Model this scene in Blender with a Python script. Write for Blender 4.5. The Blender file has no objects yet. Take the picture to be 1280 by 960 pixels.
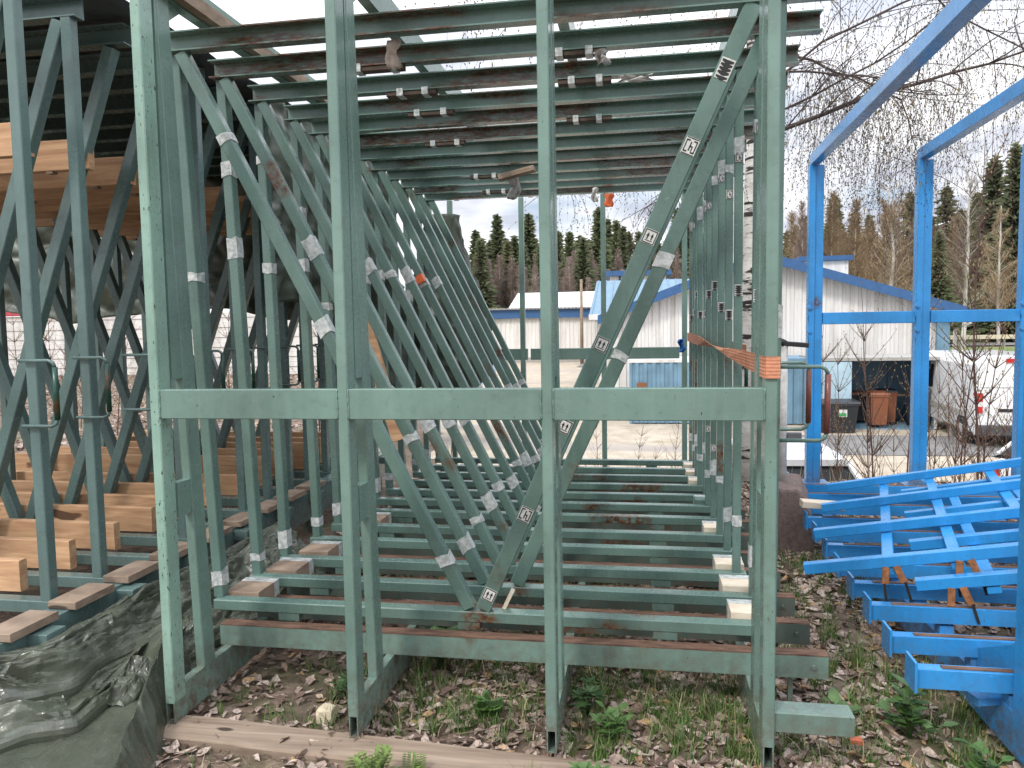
import bpy, bmesh, math, random
from math import sin, cos, pi, radians, atan2, sqrt
from mathutils import Vector, Matrix, Euler, noise
random.seed(7)
R = random.Random(11)
scene = bpy.context.scene
COL = scene.collection

# ------------------------------------------------------------------ camera
cam_d = bpy.data.cameras.new('camera'); cam = bpy.data.objects.new('camera', cam_d); COL.objects.link(cam)
cam.location = (0, 0, 1.6)
cam.rotation_euler = (radians(85.8028), radians(0.9461), radians(9.5838))
cam_d.sensor_width = 36; cam_d.lens = 26.578
cam_d.clip_start = 0.05; cam_d.clip_end = 2000
scene.camera = cam

# ------------------------------------------------------------------ world, sun, exposure
SUN_EL, SUN_AZ = radians(47), radians(206)      # azimuth clockwise from +Y
sd = Vector((sin(SUN_AZ) * cos(SUN_EL), cos(SUN_AZ) * cos(SUN_EL), sin(SUN_EL)))
w = bpy.data.worlds.new('World'); scene.world = w; w.use_nodes = True
nt = w.node_tree; nt.nodes.clear()
def N(t, typ, **kw):
    n = t.nodes.new(typ)
    for k, v in kw.items(): setattr(n, k, v)
    return n
out = N(nt, 'ShaderNodeOutputWorld'); bg = N(nt, 'ShaderNodeBackground')
bg.inputs['Strength'].default_value = 0.10
sky = N(nt, 'ShaderNodeTexSky', sky_type='NISHITA', sun_disc=False)
sky.sun_elevation = SUN_EL; sky.sun_rotation = SUN_AZ; sky.dust_density = 1.5
tc = N(nt, 'ShaderNodeTexCoord')
sep = N(nt, 'ShaderNodeSeparateXYZ'); nt.links.new(tc.outputs['Generated'], sep.inputs[0])
zc = N(nt, 'ShaderNodeMath', operation='MAXIMUM'); nt.links.new(sep.outputs['Z'], zc.inputs[0]); zc.inputs[1].default_value = 0.0
za = N(nt, 'ShaderNodeMath', operation='ADD'); nt.links.new(zc.outputs[0], za.inputs[0]); za.inputs[1].default_value = 0.16
dv = N(nt, 'ShaderNodeVectorMath', operation='DIVIDE')
nt.links.new(tc.outputs['Generated'], dv.inputs[0])
cmb = N(nt, 'ShaderNodeCombineXYZ')
for k in range(3): nt.links.new(za.outputs[0], cmb.inputs[k])
nt.links.new(cmb.outputs[0], dv.inputs[1])
n1 = N(nt, 'ShaderNodeTexNoise'); n1.inputs['Scale'].default_value = 0.9; n1.inputs['Detail'].default_value = 6; n1.inputs['Roughness'].default_value = .55
n2 = N(nt, 'ShaderNodeTexNoise'); n2.inputs['Scale'].default_value = 1.7; n2.inputs['Detail'].default_value = 5
nt.links.new(dv.outputs[0], n1.inputs['Vector']); nt.links.new(dv.outputs[0], n2.inputs['Vector'])
cov = N(nt, 'ShaderNodeMapRange'); cov.inputs[1].default_value = .30; cov.inputs[2].default_value = .46
nt.links.new(n1.outputs[0], cov.inputs[0])
cr = N(nt, 'ShaderNodeValToRGB')
cr.color_ramp.elements[0].position = .37; cr.color_ramp.elements[0].color = (4.7, 5.0, 5.8, 1)
cr.color_ramp.elements[1].position = .60; cr.color_ramp.elements[1].color = (9.6, 9.6, 9.7, 1)
nt.links.new(n2.outputs[0], cr.inputs[0])
zg = N(nt, 'ShaderNodeMapRange'); zg.inputs[1].default_value = .25; zg.inputs[2].default_value = 1; zg.inputs[3].default_value = 1; zg.inputs[4].default_value = 3.0
nt.links.new(zc.outputs[0], zg.inputs[0])
cm_ = N(nt, 'ShaderNodeVectorMath', operation='SCALE'); nt.links.new(cr.outputs[0], cm_.inputs[0]); nt.links.new(zg.outputs[0], cm_.inputs['Scale'])
mx = N(nt, 'ShaderNodeMix', data_type='RGBA')
nt.links.new(cov.outputs[0], mx.inputs['Factor']); nt.links.new(sky.outputs[0], mx.inputs[6]); nt.links.new(cm_.outputs[0], mx.inputs[7])
nt.links.new(mx.outputs[2], bg.inputs['Color']); nt.links.new(bg.outputs[0], out.inputs[0])

sl = bpy.data.lights.new('sun', 'SUN'); sl.energy = 1.35; sl.angle = radians(10); sl.color = (1, .95, .88)
so = bpy.data.objects.new('sun', sl); COL.objects.link(so)
so.rotation_euler = sd.to_track_quat('Z', 'Y').to_euler(); so.location = (-4, -8, 12)
vs = scene.view_settings
vs.view_transform = 'Standard'; vs.look = 'None'; vs.gamma = 1.0; vs.exposure = 0.58; vs.use_curve_mapping = False

# ------------------------------------------------------------------ materials
MATS = {}
def mat(name):
    m = bpy.data.materials.new(name); m.use_nodes = True
    t = m.node_tree; b = t.nodes['Principled BSDF']; MATS[name] = m
    return m, t, b
def srgb(r, g, b):
    f = lambda c: (c / 255 / 12.92) if c / 255 <= .04045 else ((c / 255 + .055) / 1.055) ** 2.4
    return (f(r), f(g), f(b), 1)
def wpos(t, scale=(1, 1, 1), local=False):
    if local: o = N(t, 'ShaderNodeTexCoord').outputs['Object']
    else: o = N(t, 'ShaderNodeNewGeometry').outputs['Position']
    mp = N(t, 'ShaderNodeMapping'); mp.inputs['Scale'].default_value = scale
    t.links.new(o, mp.inputs[0]); return mp.outputs[0]
def nz(t, vec, scale, detail=4, rough=.55, dist=0):
    n = N(t, 'ShaderNodeTexNoise'); n.inputs['Scale'].default_value = scale; n.inputs['Detail'].default_value = detail
    n.inputs['Roughness'].default_value = rough; n.inputs['Distortion'].default_value = dist
    t.links.new(vec, n.inputs['Vector']); return n.outputs[0]
def ramp(t, fac, stops, interp='LINEAR'):
    r = N(t, 'ShaderNodeValToRGB'); e = r.color_ramp; e.interpolation = interp
    while len(e.elements) < len(stops): e.elements.new(.5)
    for el, (p, c) in zip(e.elements, stops): el.position = p; el.color = c if len(c) == 4 else (*c, 1)
    t.links.new(fac, r.inputs[0]); return r.outputs[0]
def mixc(t, fac, a, b, mode='MIX'):
    m = N(t, 'ShaderNodeMix', data_type='RGBA', blend_type=mode)
    for s, v in ((0, fac), (6, a), (7, b)):
        if hasattr(v, 'links'): t.links.new(v, m.inputs[s])
        else: m.inputs[s].default_value = v
    return m.outputs[2]
def rng(t, v, a, b, c=0, d=1):
    m = N(t, 'ShaderNodeMapRange'); m.inputs[1].default_value = a; m.inputs[2].default_value = b
    m.inputs[3].default_value = c; m.inputs[4].default_value = d
    t.links.new(v, m.inputs[0]); return m.outputs[0]
def math_(t, op, a, b):
    m = N(t, 'ShaderNodeMath', operation=op)
    for k, v in ((0, a), (1, b)):
        if hasattr(v, 'links'): t.links.new(v, m.inputs[k])
        else: m.inputs[k].default_value = v
    return m.outputs[0]
def bump(t, b, h, strength=.3, dist=.01):
    n = N(t, 'ShaderNodeBump'); n.inputs['Strength'].default_value = strength; n.inputs['Distance'].default_value = dist
    t.links.new(h, n.inputs['Height']); t.links.new(n.outputs[0], b.inputs['Normal'])
RUST = (.055, .022, .012, 1); RUST2 = (.14, .055, .022, 1)
def paint(name, c, rust=.62, chip=.70, rough=.21, var=.25, blot=9.0, stretch=(1, 1, 1)):
    m, t, b = mat(name); p = wpos(t); ps = wpos(t, stretch)
    lo = tuple(x * (1 - var) for x in c[:3]) + (1,); hi = tuple(min(1, x * (1 + var)) for x in c[:3]) + (1,)
    base = ramp(t, nz(t, p, 2.3, 5), [(.3, lo), (.7, hi)])
    streak = nz(t, wpos(t, (38, 38, 3)), 1, 4)
    base = mixc(t, rng(t, streak, .45, .75, 0, .28), base, (c[0] * 1.5, c[1] * 1.3, c[2] * 1.3, 1))
    dirt = nz(t, p, 28, 6, .7)
    base = mixc(t, rng(t, dirt, .52, .75, 0, .45), base, (c[0] * .5, c[1] * .5, c[2] * .45, 1))
    rmask = math_(t, 'MULTIPLY', rng(t, nz(t, ps, blot * .22, 3, .5), rust, rust + .06), rng(t, nz(t, ps, blot * 3.4, 6, .7), .36, .56))
    rc = ramp(t, nz(t, p, 30, 4), [(.35, RUST), (.65, RUST2)])
    base = mixc(t, rmask, base, rc)
    st = rng(t, nz(t, wpos(t, (2.4, 2.4, .8)), 1.6, 5, .7), .56, .74, 0, .5)
    base = mixc(t, math_(t, 'MULTIPLY', st, rng(t, nz(t, p, 46, 4, .7), .35, .65)), base, (c[0] * .62 + .03, c[1] * .45 + .012, c[2] * .34, 1))
    sc = rng(t, nz(t, wpos(t, (26, 26, 140)), 1, 3, .6), .69, .71, 0, .55)
    base = mixc(t, sc, base, (c[0] * 1.9 + .03, c[1] * 1.5 + .03, c[2] * 1.6 + .03, 1))
    sz = N(t, 'ShaderNodeSeparateXYZ'); t.links.new(p, sz.inputs[0])
    mud = math_(t, 'MULTIPLY', rng(t, sz.outputs['Z'], .34, .06), rng(t, nz(t, p, 24, 6, .75), .38, .62))
    base = mixc(t, mud, base, (.12, .09, .065, 1))
    cm = rng(t, nz(t, wpos(t, (1, 1, .38)), 105, 4, .65), chip, chip + .02)
    base = mixc(t, cm, base, (.025, .018, .014, 1))
    t.links.new(base, b.inputs['Base Color'])
    t.links.new(rng(t, dirt, .3, .7, rough - .06, rough + .14), b.inputs['Roughness'])
    bump(t, b, nz(t, p, 90, 3), .08, .004)
    return m
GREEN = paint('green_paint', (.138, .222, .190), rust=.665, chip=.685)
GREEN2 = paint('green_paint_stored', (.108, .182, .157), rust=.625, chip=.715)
FLOORG = paint('shaded_green_paint', (.066, .105, .092), rust=.60, chip=.70, rough=.4)  # rack green darkened: shade under the stored frames put into the colour
BEAMG = paint('green_paint_beam', (.128, .208, .180), rust=.51, chip=.72, stretch=(.55, 2.2, 2.6))
TEAL = paint('dark_green_paint', (.105, .168, .160), rust=.70, chip=.73)
BLUE = paint('blue_paint', (.028, .245, .57), rust=.685, chip=.69, rough=.20, var=.2)
HANDLE = paint('handle_paint', (.012, .06, .042), rust=.62, chip=.7)
HRED = paint('red_primer', (.16, .055, .045), rust=.55, chip=.66)
MINT = paint('worn_mint_paint', (.215, .345, .285), rust=.66, chip=.635)
def simple(name, c, rough=.6, var=.15, scale=6, bumpS=0, spec=.5, sc=(1, 1, 1)):
    m, t, b = mat(name); p = wpos(t, sc)
    n = nz(t, p, scale, 6, .6)
    t.links.new(ramp(t, n, [(.28, tuple(x * (1 - var) for x in c)), (.72, tuple(min(1, x * (1 + var)) for x in c))]), b.inputs['Base Color'])
    b.inputs['Roughness'].default_value = rough; b.inputs['Specular IOR Level'].default_value = spec
    if bumpS: bump(t, b, nz(t, p, scale * 5, 5), bumpS, .01)
    return m
def wood(name, c1, c2, grain=(2.2, 26, 26), rough=.75, knots=True, dark=.25):
    m, t, b = mat(name)
    g = nz(t, wpos(t, grain), 1, 6, .6, .6)
    col = ramp(t, g, [(.3, c1), (.68, c2)])
    col = mixc(t, rng(t, nz(t, wpos(t, (.8, 3, 3)), 2, 4), .5, .75, 0, .5), col, tuple(x * dark * 2 for x in c1[:3]) + (1,))
    if knots:
        k = rng(t, nz(t, wpos(t, (3.5, 9, 9)), 1.1, 1), .70, .74)
        col = mixc(t, k, col, tuple(x * .3 for x in c1[:3]) + (1,))
    t.links.new(col, b.inputs['Base Color']); b.inputs['Roughness'].default_value = rough
    bump(t, b, g, .25, .004); return m
WOOD = wood('orange_timber', (.38, .20, .105), (.66, .42, .24))
PALE = wood('pale_block_wood', (.52, .43, .32), (.72, .64, .52), grain=(8, 30, 30), knots=False, dark=.4)
OLDW = wood('weathered_timber', (.17, .12, .085), (.36, .28, .21), grain=(1.6, 30, 30), rough=.9)
GREYW = wood('grey_brown_block', (.20, .14, .10), (.36, .27, .20), grain=(8, 8, 30), rough=.9)
RUSTM = simple('rusty_flange', (.135, .078, .054), .85, .6, 16, .3, .3, (.6, 3, 3))
CHIPR = simple('burnt_rust', (.22, .085, .03), .8, .6, 40, .3)
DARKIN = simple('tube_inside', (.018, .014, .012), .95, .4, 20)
def tapem():
    m, t, b = mat('clear_tape'); p = wpos(t)
    n = nz(t, p, 42, 4)
    t.links.new(ramp(t, n, [(.35, (.34, .38, .37)), (.62, (.66, .68, .67))]), b.inputs['Base Color'])
    b.inputs['Roughness'].default_value = .28; b.inputs['Alpha'].default_value = .88
    bump(t, b, nz(t, p, 70, 3), .6, .006); return m
TAPE = tapem()
CARD0 = simple('dark_packing_wood', (.075, .055, .042), .9, .4, 20, .3)
WHITEP = simple('white_label_paper', (.60, .60, .57), .5, .22, 55)
INK = simple('black_ink', (.012, .012, .012), .5, .1)
def strapm():
    m, t, b = mat('orange_strap'); p = wpos(t)
    c = ramp(t, nz(t, p, 9, 6, .7), [(.3, (.42, .17, .10)), (.55, (.64, .27, .15)), (.75, (.74, .40, .26))])
    wv = N(t, 'ShaderNodeTexWave', bands_direction='Z'); wv.inputs['Scale'].default_value = 26; wv.inputs['Distortion'].default_value = .4; t.links.new(p, wv.inputs['Vector'])
    c = mixc(t, rng(t, wv.outputs['Fac'], .4, .9, 0, .45), c, (.26, .11, .07, 1))
    c = mixc(t, rng(t, nz(t, wpos(t, (90, 90, 90)), 1, 2), .5, .7, 0, .4), c, (.22, .12, .08, 1))
    t.links.new(c, b.inputs['Base Color']); b.inputs['Roughness'].default_value = .8; bump(t, b, wv.outputs['Fac'], .4, .002); return m
ORANGE = strapm()
ORTAG = simple('orange_tag', (.80, .16, .05), .6, .12)
BLUETAG = simple('blue_tag', (.02, .16, .5), .6, .12)
def tarpm(name, c, rough=.34):
    m, t, b = mat(name); p = wpos(t)
    n = nz(t, p, 5, 6)
    t.links.new(ramp(t, n, [(.3, tuple(x * .7 for x in c)), (.7, tuple(x * 1.35 for x in c))]), b.inputs['Base Color'])
    t.links.new(rng(t, nz(t, p, 11, 4), .3, .7, rough - .1, rough + .16), b.inputs['Roughness'])
    b.inputs['Specular IOR Level'].default_value = .6
    bump(t, b, nz(t, p, 16, 5, .6, .3), .45, .01); return m
TARP = tarpm('green_tarpaulin', (.070, .080, .058), .24)
TARPB = tarpm('dark_tarpaulin', (.050, .064, .046), .42)
TARPD = tarpm('black_tarpaulin', (.010, .013, .014), .4)

# ------------------------------------------------------------------ mesh helpers
class MB:
    def __init__(s): s.v = []; s.f = []; s.m = []; s.sm = []
    def add(s, vs, fs, mi=0, smooth=False):
        o = len(s.v); s.v += [tuple(v) for v in vs]
        for f in fs: s.f.append(tuple(i + o for i in f)); s.m.append(mi); s.sm.append(smooth)
    def box(s, x0, x1, y0, y1, z0, z1, mi=0, c=0.0):
        if c:
            s.beam((x0, (y0 + y1) / 2, (z0 + z1) / 2), (x1, (y0 + y1) / 2, (z0 + z1) / 2), y1 - y0, z1 - z0, c, mi); return
        vs = [(x, y, z) for x in (x0, x1) for y in (y0, y1) for z in (z0, z1)]
        s.add(vs, [(0, 1, 3, 2), (4, 6, 7, 5), (0, 4, 5, 1), (2, 3, 7, 6), (0, 2, 6, 4), (1, 5, 7, 3)], mi)
    def beam(s, p0, p1, w, h, c=.004, mi=0, up=(0, 0, 1)):
        """chamfered rectangular bar; w across, h along 'up'"""
        p0 = Vector(p0); p1 = Vector(p1); d = (p1 - p0).normalized(); up = Vector(up)
        if abs(d.dot(up)) > .99: up = Vector((0, 1, 0))
        sx = d.cross(up).normalized(); uy = sx.cross(d).normalized()
        a, b = w / 2, h / 2; c = min(c, a * .45, b * .45)
        pr = [(-a + c, -b), (a - c, -b), (a, -b + c), (a, b - c), (a - c, b), (-a + c, b), (-a, b - c), (-a, -b + c)]
        vs = [p + sx * x + uy * y for p in (p0, p1) for x, y in pr]
        fs = [(k, (k + 1) % 8, 8 + (k + 1) % 8, 8 + k) for k in range(8)] + [tuple(range(7, -1, -1)), tuple(range(8, 16))]
        s.add(vs, fs, mi)
    def prism(s, poly, o, ax, ay, d, mi=0):
        """polygon in (ax,ay) plane at o, extruded by vector d"""
        o, ax, ay, d = map(Vector, (o, ax, ay, d)); n = len(poly)
        vs = [o + ax * x + ay * y + d * k for k in (0, 1) for x, y in poly]
        fs = [(k, (k + 1) % n, n + (k + 1) % n, n + k) for k in range(n)] + [tuple(range(n - 1, -1, -1)), tuple(range(n, 2 * n))]
        s.add(vs, fs, mi)
    def channel(s, x0, x1, y, z, h, w, t=.006, mi=0):
        """C-profile along X opening to -Y: web at y+w, flanges reaching back to y"""
        pr = [(0, 0), (w, 0), (w, h), (0, h), (0, h - t), (w - t, h - t), (w - t, t), (0, t)]
        s.prism(pr, (x0, y, z), (0, 1, 0), (0, 0, 1), (x1 - x0, 0, 0), mi)
    def tube(s, pts, rad, n=6, mi=0, cap=True, smooth=True):
        pts = [Vector(p) for p in pts]; rs = rad if isinstance(rad, (list, tuple)) else [rad] * len(pts)
        vs = []; ref = Vector((0, 0, 1))
        for i, p in enumerate(pts):
            d = (pts[min(i + 1, len(pts) - 1)] - pts[max(i - 1, 0)])
            d = d.normalized() if d.length > 1e-9 else Vector((0, 0, 1))
            r = ref if abs(d.dot(ref)) < .95 else Vector((1, 0, 0))
            a = d.cross(r).normalized(); b = a.cross(d)
            vs += [p + (a * cos(2 * pi * k / n) + b * sin(2 * pi * k / n)) * rs[i] for k in range(n)]
        fs = [(i * n + k, i * n + (k + 1) % n, (i + 1) * n + (k + 1) % n, (i + 1) * n + k) for i in range(len(pts) - 1) for k in range(n)]
        s.add(vs, fs, mi, smooth)
        if cap and n > 2:
            o = len(s.v) - len(vs); s.f.append(tuple(o + k for k in range(n - 1, -1, -1))); s.m.append(mi); s.sm.append(False)
            o2 = o + (len(pts) - 1) * n; s.f.append(tuple(o2 + k for k in range(n))); s.m.append(mi); s.sm.append(False)
    def mesh(s, name, mats):
        me = bpy.data.meshes.new(name); me.from_pydata(s.v, [], s.f)
        for m in (mats if isinstance(mats, (list, tuple)) else [mats]): me.materials.append(m)
        me.polygons.foreach_set('material_index', s.m); me.polygons.foreach_set('use_smooth', s.sm); me.update()
        return me
    def obj(s, name, mats, parent=None, loc=(0, 0, 0), rot=(0, 0, 0), label=None):
        return link(name, s.mesh(name, mats), parent, loc, rot, label)
def link(name, me, parent=None, loc=(0, 0, 0), rot=(0, 0, 0), label=None):
    o = bpy.data.objects.new(name, me); COL.objects.link(o); o.location = loc; o.rotation_euler = rot
    if parent: o.parent = parent
    if label: o['label'] = label
    return o
def thing(name, label, cat, loc=(0, 0, 0), rot=(0, 0, 0), group=None):
    o = bpy.data.objects.new(name, None); COL.objects.link(o); o.location = loc; o.rotation_euler = rot
    o.empty_display_size = .1
    return tag(o, label, cat, group)
def tag(o, label, cat, group=None):
    o['label'] = label; o['category'] = cat
    if group: o['group'] = group
    return o
def struct(o): o['kind'] = 'structure'; return o
def stuff(o, label=None, cat=None):
    o['kind'] = 'stuff'
    if label: o['label'] = label
    if cat: o['category'] = cat
    return o
ORD = ['first', 'second', 'third', 'fourth', 'fifth', 'sixth', 'seventh', 'eighth', 'ninth', 'tenth', 'eleventh', 'twelfth']
def smooth(a, b, x):
    t = max(0, min(1, (x - a) / (b - a))); return t * t * (3 - 2 * t)

# ------------------------------------------------------------------ terrain
def terrain(x, y):
    left = smooth(.30, .40, -x / max(y, 1)) if y > 6 else 1
    drop = -1.6 * smooth(7.85, 9.5, y + .25 * noise.noise((x * .6, y * .4, 0)))
    rise = .012 * max(0, y - 8)
    z = drop * (1 - left) + min(rise, 1.2) * left
    if y > 34 and x > 6: z += 1.35 * smooth(38, 62, y) * smooth(8, 15, x)
    if y > 95: z += 2.2 * smooth(95, 150, y)
    n = noise.noise((x * 1.3, y * 1.3, 3)) * .018 + noise.noise((x * 5, y * 5, 7)) * .008
    return z + (n if y < 12 else n * .5)
def axis(a, b, s0, grow, dense0, dense1):
    v = []; x = dense0
    while x < dense1: v.append(x); x += s0
    v.append(dense1); s = s0; x = dense1
    while x < b: s *= grow; x = min(b, x + s); v.append(x)
    s = s0; x = dense0; l = []
    while x > a: s *= grow; x = max(a, x - s); l.append(x)
    return l[::-1] + v
gx = axis(-700, 700, .09, 1.12, -3.2, 4.2); gy = axis(-60, 900, .09, 1.10, 1.4, 10.6)
mb = MB(); nx, ny = len(gx), len(gy)
mb.v = [(x, y, terrain(x, y)) for y in gy for x in gx]
mb.f = [(j * nx + i, j * nx + i + 1, (j + 1) * nx + i + 1, (j + 1) * nx + i) for j in range(ny - 1) for i in range(nx - 1)]
mb.m = [0] * len(mb.f); mb.sm = [True] * len(mb.f)
def ground_mat():
    m, t, b = mat('leafy_soil'); p = wpos(t)
    soil = ramp(t, nz(t, p, 14, 8, .7), [(.30, (.055, .038, .027)), (.5, (.125, .092, .068)), (.72, (.22, .17, .13))])
    vor = N(t, 'ShaderNodeTexVoronoi'); vor.inputs['Scale'].default_value = 22; t.links.new(p, vor.inputs['Vector'])
    leaf = ramp(t, N(t, 'ShaderNodeSeparateColor').outputs[0], [(0, (.1, .06, .04)), (1, (.33, .24, .18))])
    sc = [n for n in t.nodes if n.type == 'SEPARATE_COLOR'][-1]; t.links.new(vor.outputs['Color'], sc.inputs[0])
    c = mixc(t, rng(t, nz(t, p, 3.2, 5), .40, .60, .15, .8), soil, leaf)
    g = ramp(t, nz(t, p, 40, 5), [(.35, (.035, .06, .014)), (.7, (.10, .13, .04))])
    c = mixc(t, rng(t, nz(t, p, 1.1, 5, .6), .53, .62, 0, .55), c, g)
    sx = N(t, 'ShaderNodeSeparateXYZ'); t.links.new(N(t, 'ShaderNodeNewGeometry').outputs['Position'], sx.inputs[0])
    far = rng(t, math_(t, 'ADD', sx.outputs['Y'], math_(t, 'MULTIPLY', nz(t, p, .4, 4), 14)), 34, 44)
    grass = ramp(t, nz(t, p, .5, 6), [(.3, (.075, .115, .03)), (.5, (.14, .15, .06)), (.75, (.26, .22, .12))])
    c = mixc(t, far, c, grass)
    t.links.new(c, b.inputs['Base Color']); b.inputs['Roughness'].default_value = .95
    bump(t, b, nz(t, p, 34, 6, .7), .7, .03); return m
struct(mb.obj('ground', ground_mat()))
def sheet(name, xs, ys, dz, m, zf=terrain, mask=None):
    b = MB(); n = len(xs)
    b.v = [(x, y, zf(x, y) + dz) for y in ys for x in xs]
    for j in range(len(ys) - 1):
        for i in range(n - 1):
            if mask and not mask((xs[i] + xs[i + 1]) / 2, (ys[j] + ys[j + 1]) / 2): continue
            b.f.append((j * n + i, j * n + i + 1, (j + 1) * n + i + 1, (j + 1) * n + i))
    b.m = [0] * len(b.f); b.sm = [True] * len(b.f)
    return struct(b.obj(name, m))
def lin(a, b, n): return [a + (b - a) * i / n for i in range(n + 1)]
def gravel():
    m, t, b = mat('gravel'); p = wpos(t)
    c = ramp(t, nz(t, p, 1.2, 8, .68), [(.3, (.29, .24, .18)), (.52, (.42, .36, .28)), (.72, (.52, .46, .375))])
    c = mixc(t, rng(t, nz(t, p, 26, 4), .52, .7, 0, .5), c, (.24, .19, .14, 1))
    c = mixc(t, rng(t, nz(t, wpos(t, (.06, .35, 1)), 1.2, 4), .52, .68, 0, .8), c, (.27, .25, .24, 1))
    c = mixc(t, rng(t, nz(t, p, .35, 5), .62, .70, 0, .7), c, (.16, .15, .06, 1))
    t.links.new(c, b.inputs['Base Color']); b.inputs['Roughness'].default_value = .95
    bump(t, b, nz(t, p, 30, 5), .4, .03); return m
GRAVEL = gravel()
sheet('yard', lin(-24, 30, 90), [9.6 + i * .35 for i in range(14)] + lin(14.5, 72, 50), .012, GRAVEL,
      mask=lambda x, y: -x / y < .285 and not (x > 9 and y > 33))
ASPH = simple('asphalt', (.17, .165, .16), .9, .2, 3, .2)
sheet('lane', lin(4.0, 30, 40), lin(19.2, 22.6, 6), .024, ASPH)
GRASSM = simple('spring_grass', (.115, .165, .04), .95, .5, 1.6, .4)
sheet('grass_verge', lin(13, 80, 40), lin(36, 58, 20), .02, GRASSM)
sheet('path', lin(14, 60, 20), lin(46.5, 49.5, 3), .05, simple('sand_path', (.42, .36, .28), .95, .15, 2))
sheet('road', lin(-5, 120, 60), lin(60.5, 67, 4), .06, ASPH)

# ------------------------------------------------------------------ shared cached members
CACHE = {}
def zbar(L, w, d, m, c=.004):
    k = ('bar', round(L, 3), w, d, m.name)
    if k not in CACHE:
        b = MB(); b.beam((0, 0, 0), (0, 0, L), w, d, c, up=(0, 1, 0)); CACHE[k] = b.mesh('bar', m)
    return CACHE[k]
def member(name, p0, p1, w, d, m, parent, y=0.0, label=None):
    """bar in the X-Z plane; its own Z axis runs from p0 to p1"""
    dx, dz = p1[0] - p0[0], p1[1] - p0[1]; L = sqrt(dx * dx + dz * dz)
    return link(name, zbar(L, w, d, m), parent, (p0[0], y, p0[1]), (0, atan2(dx, dz), 0), label), L
def tape_mesh(k, w, d):
    key = ('tape', k, w, d)
    if key not in CACHE:
        r = random.Random(k * 31 + 5); b = MB(); n = 4; L = [.055, .075, .045, .1][k % 4]
        a, c = w / 2 + .0022, d / 2 + .0022
        prof = [(-a, -c), (0, -c - .0008), (a, -c), (a + .0008, 0), (a, c), (0, c + .0008), (-a, c), (-a - .0008, 0)]
        vs = []
        for i in range(n):
            z = (i / (n - 1) - .5) * L
            for q, (x, y) in enumerate(prof):
                e = r.uniform(-.006, .006) if i in (0, n - 1) else 0
                s = 1 + r.uniform(0, .035)
                vs.append((x * s, y * s, z + e + x * .12 * (1 if k % 2 else -1)))
        fs = [(i * 8 + q, i * 8 + (q + 1) % 8, (i + 1) * 8 + (q + 1) % 8, (i + 1) * 8 + q) for i in range(n - 1) for q in range(8)]
        b.add(vs, fs, 0); CACHE[key] = b.mesh('tape', TAPE)
    return CACHE[key]
def tape(parent, t, w, d, k): return link('tape_wrap', tape_mesh(k, w, d), parent, (0, 0, t))
def label_mesh(kind, w):
    """white handling sticker with printed marks, in local X-Z, facing -Y"""
    key = ('label', kind, w)
    if key in CACHE: return CACHE[key]
    b = MB(); h = {'arrows': w * 1.08, 'brackets': w * 1.25, 'bars': w * 1.5}[kind]; a = w / 2
    b.box(-a, a, -.0012, 0, -h / 2, h / 2, 0)
    def r(x0, x1, z0, z1): b.box(x0 * w, x1 * w, -.0022, -.0012, z0 * h, z1 * h, 1)
    if kind == 'arrows':
        r(-.46, .46, .40, .47); r(-.46, .46, -.47, -.40); r(-.46, -.39, -.40, .40); r(.39, .46, -.40, .40)
        for cx in (-.16, .16):
            b.prism([(cx * w - .12 * w, .02 * h), (cx * w + .12 * w, .02 * h), (cx * w, .28 * h)], (0, -.0022, 0), (1, 0, 0), (0, 0, 1), (0, .001, 0), 1)
            r(cx - .045, cx + .045, -.2, .02)
        r(-.28, .28, -.30, -.25)
    elif kind == 'brackets':
        r(-.46, .46, .43, .48); r(-.46, .46, -.48, -.43)
        for s in (-1, 1):
            r(min(s * .42, s * .34), max(s * .42, s * .34), -.36, .36); r(min(s * .42, s * .14), max(s * .42, s * .14), .28, .36); r(min(s * .42, s * .14), max(s * .42, s * .14), -.36, -.28)
        r(-.07, .02, -.26, .26); r(-.07, .2, -.04, .04); r(.12, .2, -.26, -.04)
    else:
        for q, (z0, z1) in enumerate(((.32, .42), (.14, .24), (-.04, .06), (-.22, -.12), (-.42, -.34))):
            r(-.42, .42, z0, z1)
            b.prism([(-.4 * w, z0 * h), (-.1 * w, (z0 - .09) * h), (.1 * w, (z0 - .09) * h), (.4 * w, z0 * h)][::-1], (0, -.0022, 0), (1, 0, 0), (0, 0, 1), (0, .001, 0), 1)
    CACHE[key] = b.mesh('handling_sticker', [WHITEP, INK]); return CACHE[key]
def sticker(parent, t, kind, w, d): return link('handling_sticker', label_mesh(kind, w * (.80 if w > .06 else .92)), parent, (0, -d / 2 - .0012, t))

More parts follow.
